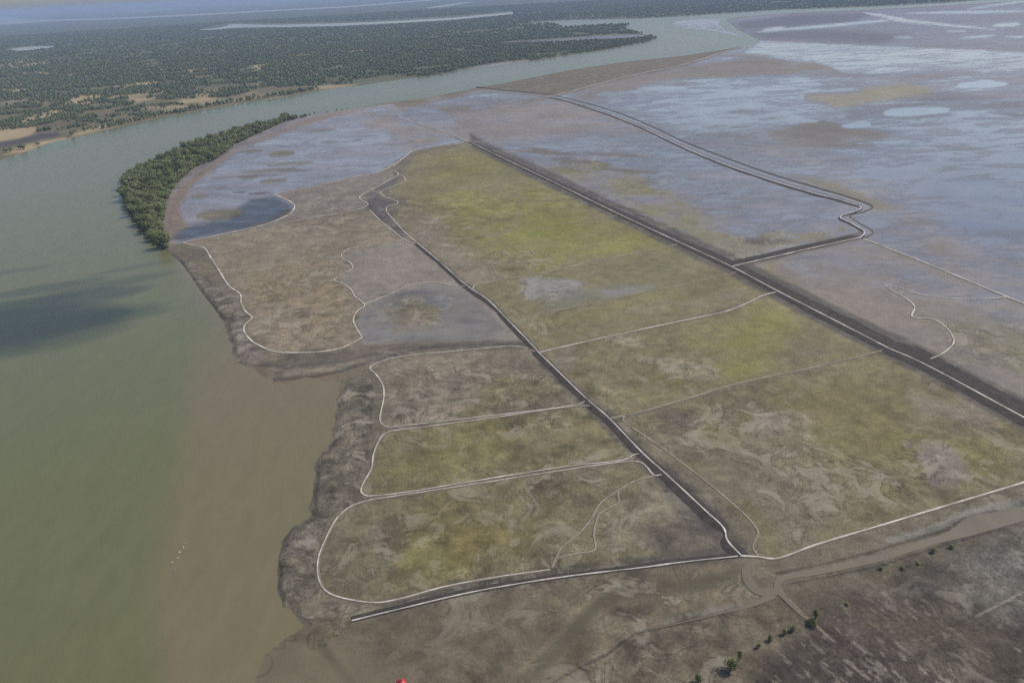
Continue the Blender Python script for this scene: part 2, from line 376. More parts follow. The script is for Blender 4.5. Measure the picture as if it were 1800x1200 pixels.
# --- mudflat and shore
area(MUDFLAT+[(900, 3000), (292, 3000)], (108, 97, 78), 1, 14, 8, 1, .18, .35)
area([(595, 650), (560, 700), (520, 830), (470, 1000), (430, 1080), (520, 1100), (540, 1060), (490, 1050), (495, 950), (540, 900), (570, 760), (600, 690)], (100, 91, 74), .7, 16, 8, 1, .2)
area([(440, 640), (600, 650), (590, 760), (545, 800), (480, 830), (420, 760)], (118, 100, 76), .5, 22, 10, 1, .15)
area([(540, 1100), (620, 1090), (820, 1050), (1130, 1000), (1300, 985), (1340, 1050), (1200, 1095), (1110, 1115), (980, 1200), (900, 1500), (420, 1500), (420, 1130)], (98, 89, 71), .9, 14, 10, 1, .05, .6)  # foreground mud, tone lowered to hold the lens falloff as colour
area([(980, 1060), (1140, 1015), (1300, 1000), (1310, 1050), (1150, 1095), (1060, 1130)], (122, 110, 90), .6, 18, 10, 1, 0, .95)
stroke([(1310, 1000), (1267, 1012), (1200, 1030), (1133, 1037), (1085, 1042), (1055, 1058), (1020, 1095), (985, 1140), (945, 1185), (900, 1240)], 13, (88, 82, 62), .75, 9, 3, .2, .3)
stroke([(490, 1150), (470, 1120), (500, 1105), (540, 1120)], 4, (90, 82, 64), .6, 3, 2)
stroke([(430, 1200), (440, 1150), (480, 1140), (520, 1150)], 4, (92, 84, 66), .6, 3, 2)
# --- fields west of the central dyke
area([(320, 427), (360, 437), (395, 492), (424, 533), (443, 558), (430, 575), (460, 610), (520, 620), (600, 612), (637, 594), (621, 562), (641, 536), (608, 502), (587, 492), (618, 470), (601, 448), (708, 421), (650, 370), (433, 403)], (128, 116, 98), 1, 3, 2, 1, 0, 1)
area([(440, 480), (560, 450), (610, 520), (600, 590), (500, 600), (440, 560)], (132, 116, 88), .6, 25, 12)
area([(601, 448), (708, 423), (730, 430), (820, 505), (890, 565), (925, 600), (840, 605), (640, 605), (630, 560), (641, 536), (600, 495), (590, 490), (618, 470)], (130, 121, 110), 1, 4, 3, 1, .05, .7)
area([(641, 540), (700, 513), (750, 500), (815, 508), (870, 560), (882, 575), (870, 592), (820, 602), (700, 606), (640, 602), (630, 570)], (116, 110, 103), 1, 5, 3, 1, .3, .35)
area([(675, 540), (740, 520), (780, 545), (760, 570), (700, 570)], (116, 104, 74), .7, 10, 12, 1, 0, 1)
area([(483, 342), (600, 316), (690, 300), (690, 315), (632, 347), (647, 360), (600, 374), (440, 402), (505, 380), (518, 363)], (124, 115, 104), 1, 2, 1.5, 1, .05, .9)
area([(640, 350), (660, 345), (700, 356), (680, 366), (712, 407), (732, 428), (708, 420), (672, 390), (650, 370)], (88, 80, 76), 1, 3, 2, 1, .15)
area([(700, 306), (713, 317), (672, 335), (668, 345), (640, 345), (660, 332)], (98, 90, 86), .9, 2, 1.5, 1, .15)
# bay of wet mud behind the mangroves
area([(540, 203), (600, 193), (690, 182), (730, 215), (815, 250), (727, 265), (667, 302), (600, 316), (483, 342), (518, 363), (433, 403), (320, 427), (297, 430), (288, 387), (305, 332), (350, 292), (410, 257), (480, 222)], (138, 131, 134), 1, 3, 3, 1, .58, .35)
area([(300, 430), (288, 395), (300, 345), (350, 297), (410, 262), (480, 228), (540, 206), (600, 195), (640, 192), (560, 215), (500, 235), (430, 262), (380, 295), (335, 330), (315, 370), (330, 400), (322, 420)], (118, 102, 84), .85, 5, 6, 1, .05, .9)
area([(300, 420), (330, 400), (400, 385), (440, 350), (480, 345), (510, 360), (512, 372), (480, 388), (433, 402), (370, 414), (318, 425)], (62, 60, 62), .9, 5, 5, 1, .62, .1)
for (cx, cy, rx, ry) in [(385, 377, 42, 9), (350, 345, 15, 3), (437, 312, 16, 2), (440, 266, 24, 4), (495, 270, 22, 5), (480, 318, 24, 3), (510, 288, 40, 2.5), (470, 300, 50, 2), (580, 250, 14, 2), (560, 230, 30, 3), (630, 246, 10, 2)]:
    area(ell(cx, cy, rx, ry, -4), (96, 92, 66), .8, 3, 3, 1, .05, .8)
for (cx, cy, rx, ry) in [(460, 340, 24, 2), (420, 338, 10, 1.5), (455, 352, 16, 2), (430, 310, 60, 1.6), (390, 330, 10, 1.5), (520, 300, 30, 1.5), (500, 258, 12, 1.6)]:
    area(ell(cx, cy, rx, ry, -3), (84, 78, 76), .7, 2, 2, 1, .2)
area([(600, 200), (690, 182), (800, 168), (815, 190), (770, 215), (800, 240), (730, 262), (680, 255), (690, 230), (640, 215)], (128, 118, 108), .9, 8, 6, 1, .12, .7)
area([(740, 182), (830, 160), (960, 170), (880, 188), (810, 205), (760, 222), (700, 214), (690, 205)], (122, 116, 120), .8, 5, 10, 1, .55, .4)
area([(770, 190), (830, 185), (825, 198), (785, 200)], (104, 96, 86), .8, 4, 3, 1, .1)
area([(760, 212), (800, 208), (790, 222), (762, 224)], (104, 97, 90), .8, 3, 3, 1, .1)
# parcels along the shore
area([(650, 647), (677, 633), (717, 625), (867, 612), (925, 612), (947, 622), (1033, 703), (867, 730), (700, 750), (675, 749), (668, 738), (675, 697), (660, 657)], (122, 112, 95), 1, 3, 2, 1, 0, 1)
area([(850, 660), (960, 670), (1020, 700), (900, 725), (780, 735), (850, 700)], (116, 108, 74), .7, 14, 12)
area([(680, 759), (867, 732), (1045, 715), (1125, 800), (1000, 822), (800, 852), (660, 872), (637, 862), (653, 823), (657, 797)], (117, 109, 80), 1, 3, 2, 1, 0, .9)
area([(750, 770), (850, 755), (920, 760), (900, 800), (800, 830), (700, 850), (680, 830), (740, 800)], (116, 110, 68), .7, 26, 14, 1, 0, .8)
area([(860, 745), (930, 740), (920, 770), (880, 775)], (126, 110, 68), .6, 12, 6)
area([(683, 876), (1000, 825), (1107, 812), (1150, 836), (1240, 920), (1290, 968), (1130, 985), (967, 1001), (777, 1032), (660, 1058), (580, 1043), (559, 1010), (570, 953), (617, 890)], (112, 104, 80), 1, 3, 2, 1, 0, .95)
area([(740, 880), (900, 860), (960, 900), (940, 950), (830, 1000), (720, 1030), (690, 1000), (720, 930)], (115, 107, 66), .75, 28, 14, 1, 0, .8)
area([(780, 900), (900, 880), (900, 960), (800, 980)], (122, 106, 64), .5, 24, 10)
area([(570, 960), (620, 900), (690, 900), (690, 1000), (640, 1050), (580, 1040)], (98, 92, 74), .6, 16, 10, 1, 0, 1)
area([(920, 830), (1040, 815), (1050, 840), (960, 860), (920, 850)], (116, 104, 88), .7, 10, 10)
area([(1090, 870), (1150, 850), (1230, 920), (1240, 950), (1060, 975), (1060, 920)], (118, 108, 90), .7, 14, 10)
area([(1120, 960), (1200, 900), (1250, 930), (1295, 972), (1180, 985)], (86, 80, 73), .7, 14, 8)
# broad fields between the two dykes
area([(733, 428), (690, 385), (720, 350), (690, 340), (730, 270), (830, 253), (965, 320), (1190, 432), (1360, 515), (1160, 572), (947, 620), (890, 560), (830, 500)], (121, 112, 84), 1, 5, 3, 1, 0, .8)
area([(752, 300), (780, 272), (860, 262), (960, 318), (1090, 380), (1190, 432), (1050, 455), (960, 478), (870, 490), (850, 450), (800, 430), (790, 390), (745, 365), (740, 330)], (122, 117, 72), .85, 16, 14, 1, 0, .7)
area([(800, 340), (900, 330), (1000, 370), (1130, 420), (1050, 445), (950, 470), (930, 420), (840, 390)], (130, 124, 66), .55, 24, 14)
area([(870, 395), (980, 390), (1060, 410), (960, 420)], (120, 122, 54), .5, 12, 8)
area([(880, 290), (930, 300), (950, 318), (890, 315)], (100, 100, 74), .6, 8, 6)
area([(680, 380), (740, 370), (800, 430), (850, 460), (880, 485), (830, 500), (740, 430)], (128, 116, 102), .8, 12, 12, 1, 0, .9)
area([(820, 445), (930, 450), (930, 480), (850, 490)], (130, 120, 96), .7, 10, 14, 1, 0, 1)
area([(915, 495), (980, 485), (1030, 500), (1000, 520), (930, 522)], (138, 132, 128), .85, 6, 8, 1, .2)
area([(950, 520), (1120, 500), (1150, 505), (1060, 528), (960, 545)], (116, 111, 96), .8, 8, 6, 1, .25, .4)
area([(1060, 512), (1150, 500), (1140, 510), (1070, 522)], (128, 122, 120), .7, 4, 5, 1, .3)
area([(1090, 460), (1190, 440), (1320, 490), (1200, 500), (1120, 505)], (112, 109, 82), .7, 16, 8, 1, .08, .5)
area([(960, 560), (1200, 510), (1300, 500), (1240, 540), (1000, 585)], (121, 114, 74), .7, 14, 12)
area([(1110, 545), (1250, 515), (1300, 520), (1200, 552)], (126, 118, 106), .6, 10, 12)
area([(900, 560), (960, 555), (985, 580), (950, 605), (920, 590)], (126, 117, 84), .6, 10, 10)
# field between the long cross paths
area([(947, 622), (1160, 572), (1290, 545), (1370, 515), (1560, 612), (1430, 645), (1200, 703), (1090, 730), (1033, 690)], (121, 113, 84), 1, 4, 3, 1, 0, .9)
area([(1200, 590), (1290, 560), (1360, 540), (1400, 590), (1360, 640), (1280, 670), (1255, 640)], (126, 121, 66), .75, 22, 10, 1, 0, .6)
area([(1240, 585), (1340, 580), (1370, 620), (1280, 650)], (130, 124, 62), .5, 24, 10)
area([(1380, 590), (1440, 590), (1480, 630), (1380, 645), (1360, 630)], (112, 103, 86), .6, 12, 12)
area([(960, 620), (1010, 610), (1000, 650), (975, 645)], (132, 122, 112), .7, 8, 8)
area([(1060, 600), (1120, 590), (1140, 640), (1080, 680)], (124, 116, 92), .5, 16, 10)
for (cx, cy, rx, ry) in [(1195, 645, 40, 18), (1180, 655, 22, 9), (1105, 602, 30, 9), (1240, 660, 16, 10), (1125, 625, 22, 5)]:
    area(ell(cx, cy, rx, ry, 10), (140, 130, 106), .8, 3, 9, 1, 0, 1)
area(ell(1165, 665, 36, 9, 5), (112, 106, 66), .7, 6, 6)
# large south-east field
area([(1090, 742), (1200, 706), (1433, 648), (1560, 616), (1800, 742), (2200, 950), (2200, 730), (1800, 846), (1567, 917), (1363, 980), (1335, 975), (1325, 935), (1240, 850)], (114, 106, 80), 1, 4, 3, 1, 0, 1)
area([(1320, 700), (1440, 660), (1560, 660), (1620, 720), (1560, 830), (1460, 830), (1410, 760)], (118, 108, 72), .8, 26, 14, 1, 0, .7)
area([(1490, 770), (1650, 760), (1780, 780), (1780, 830), (1640, 850)], (112, 104, 66), .7, 20, 14)
area([(1600, 700), (1720, 710), (1760, 750), (1680, 755)], (126, 115, 104), .7, 14, 14)
area([(1590, 785), (1650, 780), (1700, 840), (1640, 850)], (128, 118, 110), .8, 6, 14)
area([(1110, 750), (1200, 712), (1330, 690), (1420, 740), (1420, 790), (1480, 850), (1560, 900), (1380, 960), (1300, 870), (1200, 800)], (118, 108, 90), .85, 10, 14, 1, 0, 1)
pale_ring = np.abs(sdf(A, B, px_ab(ell(1375, 745, 46, 26, 15)), 40)+7*NB[1])
paint((1-sm(pale_ring, 2, 10))*.6*np.clip(.5+1.6*NB[1], 0, 1), (146, 135, 108), 0, 1, .15, 1)
area(ell(1352, 745, 30, 17, 12), (132, 121, 108), .7, 5, 14, 1, .05)
area(ell(1308, 735, 16, 16, 12), (110, 103, 72), .8, 4, 6)
green_ring = np.abs(sdf(A, B, px_ab(ell(1272, 776, 52, 27, 14)), 40)+6*NB[1])
paint((1-sm(green_ring, 2, 10))*.6*np.clip(.5+1.6*NB[1], 0, 1), (148, 137, 102), 0, 1, .15, 1)
area(ell(1270, 775, 42, 20, 16), (108, 104, 64), .85, 5, 12, 1, 0, .6)
area(ell(1258, 733, 18, 8, 8), (108, 100, 70), .7, 3, 4)
for (cx, cy, rx, ry) in [(1190, 735, 42, 16), (1170, 758, 20, 10), (1205, 745, 24, 8)]:
    area(ell(cx, cy, rx, ry, 14), (104, 94, 82), .7, 3, 11, 1, 0, 1)
area([(1180, 830), (1280, 830), (1330, 880), (1300, 890), (1240, 860)], (124, 112, 98), .6, 12, 10)
area(ell(1560, 868, 26, 14, 0), (112, 110, 58), .7, 8, 8); area(ell(1520, 845, 30, 10, 0), (120, 124, 112), .4, 8, 8)
# --- flats east of the great dyke
area([(735, 217), (800, 205), (967, 172), (1140, 227), (1490, 352), (1533, 368), (1493, 382), (1517, 420), (1290, 465), (1090, 375), (830, 250)], (132, 125, 124), 1, 4, 3, 1, .38, .4)
area([(800, 205), (930, 180), (1010, 185), (1100, 215), (1000, 235), (860, 246), (800, 235)], (126, 116, 108), .9, 8, 6, 1, .15, .5)
area([(860, 250), (1000, 236), (1140, 228), (1260, 280), (1180, 300), (1000, 290), (900, 280)], (122, 117, 122), .8, 8, 14, 1, .6, .3)
for (cx, cy, rx, ry) in [(960, 268, 60, 4), (1020, 285, 50, 4), (1080, 272, 60, 3), (1000, 300, 40, 4), (1100, 300, 60, 4), (940, 262, 30, 3)]:
    area(ell(cx, cy, rx, ry, 4), (100, 94, 80), .75, 2, 6, 1, .1)
area([(960, 300), (1060, 300), (1180, 330), (1280, 390), (1240, 430), (1130, 380)], (118, 113, 78), .8, 12, 16, 1, .08, .6)
area([(1130, 290), (1300, 290), (1480, 360), (1480, 385), (1500, 400), (1380, 420), (1280, 400), (1190, 340)], (116, 112, 112), .9, 14, 12, 1, .45, .3)
area([(1230, 405), (1330, 420), (1480, 405), (1400, 435), (1290, 452), (1250, 440)], (122, 115, 92), .8, 6, 10, 1, .05)
area([(1310, 415), (1370, 420), (1400, 425), (1340, 432), (1312, 425)], (92, 84, 78), .7, 3, 6)
area([(1290, 470), (1517, 420), (1800, 533), (2300, 740), (2300, 960), (1800, 735), (1560, 612), (1370, 512)], (120, 111, 102), 1, 4, 3, 1, .18, .6)
area([(1370, 440), (1520, 425), (1640, 475), (1770, 525), (1640, 525), (1500, 480), (1400, 480)], (118, 111, 112), .8, 14, 10, 1, .42, .35)
area([(1310, 478), (1350, 465), (1400, 500), (1370, 500)], (118, 110, 66), .7, 8, 8)
area([(1450, 505), (1560, 540), (1600, 610), (1540, 590), (1400, 520)], (126, 115, 104), .6, 12, 10)
area([(1640, 570), (1760, 560), (1900, 600), (1900, 680), (1760, 640), (1660, 630)], (117, 112, 84), .8, 14, 14, 1, .05, 1)
area([(1700, 540), (1900, 545), (1900, 590), (1760, 575)], (112, 107, 108), .7, 12, 8, 1, .4)
# outer wet flats
FLATS = [(967, 172), (1060, 150), (1200, 118), (1283, 90), (1330, 72), (1467, 77), (1600, 83), (1800, 90), (2500, 110), (2500, 900), (1800, 533), (1517, 420), (1535, 408), (1495, 382), (1535, 366), (1433, 335), (1267, 280), (1140, 227), (1030, 187)]
area(FLATS, (122, 118, 118), 1, 3, 2, 1, .45, .35)
area([(1000, 168), (1200, 118), (1300, 96), (1430, 112), (1480, 128), (1400, 132), (1250, 140), (1150, 158), (1060, 176)], (118, 109, 98), .9, 6, 6, 1, .08, .4)
area([(1310, 92), (1335, 72), (1467, 78), (1600, 84), (1800, 91), (2500, 112), (2500, 150), (1800, 125), (1683, 127), (1600, 120), (1540, 130), (1483, 126), (1433, 110), (1387, 103)], (150, 147, 150), 1, 3, 5, 0, .62, .3)
area([(1050, 175), (1150, 150), (1250, 138), (1400, 133), (1440, 150), (1420, 180), (1480, 195), (1400, 215), (1300, 225), (1160, 205)], (130, 130, 136), .85, 8, 10, 0, .65, .2)
area([(1480, 130), (1683, 128), (1800, 126), (2500, 150), (2500, 260), (1800, 205), (1640, 170), (1520, 165), (1430, 150)], (120, 112, 110), .85, 8, 8, 1, .3, .3)
area([(1420, 175), (1500, 158), (1600, 152), (1640, 165), (1580, 178), (1490, 186)], (132, 124, 98), .85, 6, 6, 1, .12)
area([(1760, 178), (1850, 175), (1850, 200), (1780, 198)], (140, 128, 108), .8, 6, 6, 1, .1)
area([(1500, 190), (1600, 175), (1680, 162), (1800, 175), (2500, 220), (2500, 260), (1800, 208), (1680, 212), (1560, 240), (1440, 245), (1400, 225), (1480, 205)], (94, 90, 92), .9, 6, 8, 1, .35, .2)
area([(1350, 230), (1450, 215), (1560, 235), (1540, 255), (1490, 262), (1380, 250)], (108, 100, 90), .8, 6, 10, 1, .15)
for (cx, cy, rx, ry) in [(1612, 196, 60, 8), (1504, 221, 26, 4.5), (1725, 149, 45, 7)]:
    area(ell(cx, cy, rx, ry, -3), (132, 140, 150), 1, 2, 3, 0, .95, .1)
area([(1570, 220), (1700, 208), (1800, 212), (2500, 280), (2500, 560), (1800, 400), (1700, 420), (1600, 360), (1500, 300), (1470, 270), (1540, 258), (1570, 240)], (112, 111, 116), .95, 10, 14, 1, .7, .3)
area([(1640, 300), (1900, 290), (1900, 470), (1760, 470), (1660, 400)], (84, 88, 104), .8, 26, 14, 1, .85, .2)
area([(1200, 250), (1300, 270), (1440, 320), (1540, 360), (1600, 350), (1500, 300), (1420, 265), (1300, 245)], (132, 124, 116), .7, 12, 12, 1, .35, .3)
area([(1536, 350), (1590, 365), (1545, 372), (1530, 366), (1440, 330), (1390, 308), (1460, 318)], (112, 106, 86), .7, 5, 5, 1, .08)
area([(1540, 385), (1600, 370), (1700, 420), (1800, 470), (1900, 520), (1800, 520), (1620, 440), (1530, 410)], (118, 110, 108), .85, 12, 10, 1, .3)
area([(1600, 440), (1700, 430), (1760, 470), (1800, 500), (1720, 480)], (110, 103, 94), .6, 10, 12, 1, .1)
for (cx, cy, rx, ry) in [(1310, 208, 70, 3), (1270, 238, 60, 3), (1400, 236, 12, 5), (1550, 275, 30, 2), (1480, 255, 60, 2.5), (1380, 222, 30, 3), (1640, 245, 50, 2), (1700, 262, 60, 2)]:
    area(ell(cx, cy, rx, ry, 3), (104, 97, 94), .6, 2, 5, 1, .2)
# far eastern island of bare mud and salt pans
ISLAND = [(1333, 69), (1320, 63), (1296, 52), (1284, 42), (1278, 37), (1300, 31), (1400, 23.5), (1533, 18), (1667, 11), (1800, 2), (2400, -30), (2500, 108), (1800, 89), (1600, 82), (1467, 76)]
area(ISLAND, (112, 108, 112), 1, 1.5, 1, 1, .3, .2)
area([(1290, 42), (1400, 25), (1540, 22), (1500, 40), (1380, 48), (1310, 52)], (82, 84, 88), .8, 4, 3, 1, .1)
area([(1320, 58), (1420, 52), (1600, 60), (1550, 78), (1340, 68)], (88, 88, 94), .8, 5, 3, 1, .15)
for (cx, cy, rx, ry, rt) in [(1450, 46, 120, 2.4, -5), (1620, 40, 50, 3, 4), (1560, 30, 44, 3, 10), (1690, 47, 60, 1.5, 5), (1700, 22, 110, 2.2, -1), (1760, 8, 60, 2, -8), (1587, 66, 18, 1.2, 0), (1720, 65, 32, 1.6, -4), (1790, 65, 22, 1.4, 0), (1770, 44, 24, 3, -4), (1680, 55, 18, 1.2, 0), (1360, 51, 20, 3, -8)]:
    area(ell(cx, cy, rx, ry, rt), (160, 160, 164), .9, 1.2, 1, 0, .75, .1)
area(ISLET, (150, 146, 150), 1, 1, 1, 1, .5, .2)
stroke([(1180, 42), (1215, 47), (1260, 50), (1285, 55), (1290, 58)], 1, (84, 80, 84), .8, .8, .6)
# crusted, slumped shore bank
WX, WY = X+5*nz(9, 71), Y+5*nz(9, 73)
f1, f2 = worley(WX, WY, 13, 5); g1, g2 = worley(WX, WY, 4.5, 9)
CR1 = [(305, 455), (330, 462), (350, 480), (385, 505), (415, 520), (420, 545), (425, 585), (445, 615), (455, 632), (435, 636), (415, 632), (408, 600), (400, 565), (375, 535), (362, 515), (345, 490), (318, 462)]
CR2 = [(615, 660), (650, 668), (660, 690), (652, 740), (648, 790), (632, 830), (615, 870), (590, 895), (565, 940), (552, 975), (552, 1010), (560, 1040), (545, 1050), (500, 1062), (490, 1040), (490, 980), (498, 950), (515, 920), (545, 905), (550, 885), (555, 850), (560, 830), (555, 810), (580, 780), (590, 740), (595, 700)]
CR3 = [(545, 1085), (570, 1060), (610, 1055), (640, 1065), (615, 1088), (610, 1110), (575, 1135), (545, 1140), (540, 1120), (555, 1100), (530, 1080)]
for cp in (CR1, CR2, CR3):
    s = sdf(A, B, px_ab(dens(cp)), 34)+10*(.45-f1)
    mk = sm(s, -2, 2)
    paint(mk*.85*np.clip(.8+.9*NBP, .2, 1), (110, 102, 87), .1, 1.6, .3, 1); LACX = np.maximum(LACX, mk)
    edge = (1-sm(np.abs(s-1.5), 1.0, 4.5))
    paint(edge*.4*np.clip(.7+1.2*NB[1], 0, 1), (60, 54, 48), .15, 1, .2, 1)
    paint(mk*sm(nz(7, 83, 5), .06, .34)*.5, (70, 66, 54), .05, 1.5, .2, 1)
    paint(mk*(1-sm(f2-f1, .02, .16))*.45*np.clip(.5+1.5*NB[1], 0, 1), (62, 57, 52), .15, 1, .1, 1)
    paint(mk*sm(g1, .55, .85)*.5*sm(NB[0], -.1, .3), (112, 104, 97), .1, 1, .1, 1)
    Z += mk*(.02+.10*sm(f2-f1, 0, .35)-.06*sm(g1, .3, .9)+.22*nz(4, 81))
stroke([(372, 508), (395, 508), (415, 530), (420, 560), (422, 590), (435, 612)], 5, (134, 124, 114), .5, 4, 3, .1)
area([(430, 590), (445, 608), (465, 630), (430, 632), (420, 610)], (108, 98, 92), .7, 5, 5, 1, .1)
area([(560, 1090), (620, 1088), (610, 1120), (570, 1138), (545, 1138)], (84, 80, 58), .7, 6, 6)
# creek mouth between the two shore parcels
area([(455, 630), (520, 625), (600, 618), (720, 600), (930, 600), (925, 612), (720, 624), (650, 640), (560, 660), (480, 668)], (104, 95, 82), .8, 5, 5, 1, .1, .9)
stroke([(470, 666), (540, 662), (600, 652), (660, 632), (740, 612), (860, 604), (930, 606)], 2.4, (76, 69, 63), .8, 1.4, 1.5, .1)
stroke([(440, 640), (500, 645), (600, 636), (700, 612), (860, 599), (920, 602)], 2.0, (84, 77, 70), .7, 1.4, 1.5, .1)
stroke([(500, 655), (580, 648), (640, 632)], 3, (142, 130, 112), .5, 2, 1.5)
# --- ploughed dark ground beyond the brown creek
PLOUGH = [(1800, 925), (1700, 950), (1560, 1000), (1480, 1040), (1420, 1080), (1380, 1120), (1300, 1200), (1200, 1500), (2600, 1700), (2600, 800)]
area([(1360, 1030), (1560, 990), (1800, 915), (2600, 720), (2600, 1900), (900, 1900), (960, 1215), (1067, 1155), (1117, 1118), (1200, 1098), (1327, 1066)], (100, 91, 75), 1, 5, 3, 1, 0, 1)  # brown ground, lowered so the foreground falloff sits in its colour
area(PLOUGH, (68, 61, 55), .95, 22, 14, 1, 0, 1.2)  # dark soil, with lens corner falloff also put into its colour
area([(1500, 1050), (1600, 1060), (1560, 1130), (1480, 1150), (1450, 1100)], (88, 76, 70), .6, 24, 14)
area([(1560, 1000), (1640, 1000), (1650, 1060), (1560, 1060)], (74, 70, 66), .7, 18, 10)
pl = sm(sdf(A, B, px_ab(dens(PLOUGH)), 60), -5, 40)
P0, P1 = px_world([(1580, 1060), (1760, 1190)])
dv = (P1-P0)/np.linalg.norm(P1-P0); al = X*dv[0]+Y*dv[1]; ac = -X*dv[1]+Y*dv[0]
stre = 1.1*fbm(al/2.6, ac, 1.3, 91, 3)+.8*fbm(X, Y, 30, 93, 4)+.35*fbm(al/9, ac, 3.5, 97, 3)
paint(pl*sm(stre, .34, .66)*.6, (136, 127, 115), 0, 1.2, .1, 1)
fur = .5+.5*np.sin(ac*2.2+3*NB[1])
paint(pl*sm(fur, .6, 1)*.3, (62, 57, 54), 0, 1.2, .1, 1)
area([(1650, 970), (1800, 940), (1900, 980), (1900, 1100), (1700, 1060)], (116, 113, 106), .45, 24, 14, 1, 0, 1.3)
stroke([(1715, 1083), (1760, 1060), (1800, 1040), (1860, 1008)], 1.3, (158, 148, 134), .7, 1, .4)
area([(380, 1500), (400, 1120), (500, 1090), (600, 1120), (720, 1200), (760, 1500)], (112, 102, 80), .95, 40, 10, 1, .15, .12)
stroke([(1310, 1000), (1267, 1012), (1200, 1030), (1133, 1037), (1085, 1042), (1055, 1058), (1020, 1095), (985, 1140), (945, 1185), (900, 1240)], 7, (86, 79, 61), .7, 5, 3, .15, .2)
stroke([(1085, 1028), (1050, 1040), (1020, 1070), (975, 1120), (930, 1165), (880, 1210)], 5, (126, 114, 92), .45, 5, 3)
for (cx, cy, rx, ry, rt) in [(470, 1128, 34, 9, 8), (455, 1165, 26, 22, -30), (505, 1118, 18, 6, 10)]:
    e_ = np.abs(sdf(A, B, px_ab(ell(cx, cy, rx, ry, rt)), 20)+4*NB[1]); paint((1-sm(e_, .6, 3))*.5, (80, 71, 56), .1, .3, .1, 1)
# banks of the brown creek
for ln in ([(1800, 885), (1700, 907), (1665, 930), (1600, 950), (1533, 970), (1450, 990), (1365, 1008)], [(1800, 918), (1700, 946), (1650, 960), (1550, 993), (1467, 1011), (1390, 1026)]):
    stroke(ln, 2, (66, 60, 55), .75, 1.4, 1.4); 
stroke([(1800, 880), (1700, 900), (1640, 928), (1560, 950)], 4, (140, 136, 132), .45, 3, 4)
stroke([(1357, 1048), (1327, 1062), (1267, 1078), (1200, 1094), (1117, 1113), (1092, 1130), (1067, 1150), (1000, 1183), (940, 1220)], 2.6, (66, 60, 52), .85, 1.5, 1)
stroke([(1300, 1062), (1240, 1076), (1170, 1092)], 4, (120, 112, 104), .6, 2, 1.5)
stroke([(1370, 1030), (1380, 1045), (1405, 1072), (1433, 1097), (1467, 1127)], 1.8, (138, 128, 112), .6, 1.2, .6)
stroke([(1362, 1032), (1374, 1052), (1398, 1078), (1425, 1102)], 2.5, (84, 78, 64), .7, 1.2, .6)
stroke([(1310, 985), (1304, 1005), (1306, 1023), (1327, 1043), (1357, 1045)], 6, (100, 92, 74), .7, 3, 2, .15)
stroke([(1299, 1010), (1300, 1026), (1316, 1042), (1332, 1048)], 1.2, (150, 140, 116), .6, 1, .6)
# dark margins beside the great dykes
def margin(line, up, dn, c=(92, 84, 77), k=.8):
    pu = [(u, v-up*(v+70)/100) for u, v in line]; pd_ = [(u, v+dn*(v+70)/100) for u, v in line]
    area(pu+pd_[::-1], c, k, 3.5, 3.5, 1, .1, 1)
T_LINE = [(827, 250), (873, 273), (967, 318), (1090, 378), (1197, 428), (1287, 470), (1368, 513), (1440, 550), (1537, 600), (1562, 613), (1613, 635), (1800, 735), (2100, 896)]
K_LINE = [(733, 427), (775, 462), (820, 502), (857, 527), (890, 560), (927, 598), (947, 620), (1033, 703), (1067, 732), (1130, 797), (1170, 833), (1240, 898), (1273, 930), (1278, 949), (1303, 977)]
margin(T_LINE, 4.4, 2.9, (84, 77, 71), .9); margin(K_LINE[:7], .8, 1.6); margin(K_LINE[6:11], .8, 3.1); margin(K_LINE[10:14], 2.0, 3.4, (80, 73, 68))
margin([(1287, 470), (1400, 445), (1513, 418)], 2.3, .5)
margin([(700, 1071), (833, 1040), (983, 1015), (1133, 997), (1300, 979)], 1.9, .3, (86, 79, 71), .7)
area([(1170, 860), (1200, 850), (1260, 900), (1320, 950), (1310, 975), (1270, 965), (1200, 910)], (74, 68, 62), .6, 8, 8)

# marsh scribbles: thin pale and dark edges of old puddles, only on the bare land
rid = 1-np.abs(nz(34, 51, 5)*2.2)
wob = (.25+.75*sm(NB[2], -.15, .3))*sm(s_out, 20, 40)*(1-leftm)*np.clip(GRIT, 0, 1)**2
C *= (1+.2*(sm(rid, .80, .98)*wob))[:, None]
rid2 = 1-np.abs(nz(22, 57, 5)*2.2+.12)
C *= (1-.16*(sm(rid2, .82, .98)*wob))[:, None]
C *= (1+(.22+.5*sm(NB[2], -.05, .4))*nz(8, 61, 5)*np.clip(GRIT, 0, 1))[:, None]
C *= (1+.14*nz(320, 63, 4)+.16*nz(45, 65, 5))[:, None]
_wy = Y+22*nz(120, 311, 3)+.10*X
_s = _a*fbm(X/2.6, _wy, 11, 301, 6, CELL*.6, .65)+(1-_a)*(_b*fbm(X/2.2, _wy, 46, 303, 6, CELL*.6, .68)+(1-_b)*fbm(X/2, Y, 260, 305, 4, CELL*.6))
_w = sm(WET, .16, .40)*(1-leftm)
C[:] = C*(1-(.28*_w*sm(A, 0, 250))[:, None])+(lin((124, 121, 128))[None, :])*(.28*_w*sm(A, 0, 250))[:, None]
WET = np.clip(WET+_w*.55*_s+.10*_w*sm(A, 60, 320), 0, 1); C *= (1+_w*.25*_s)[:, None]
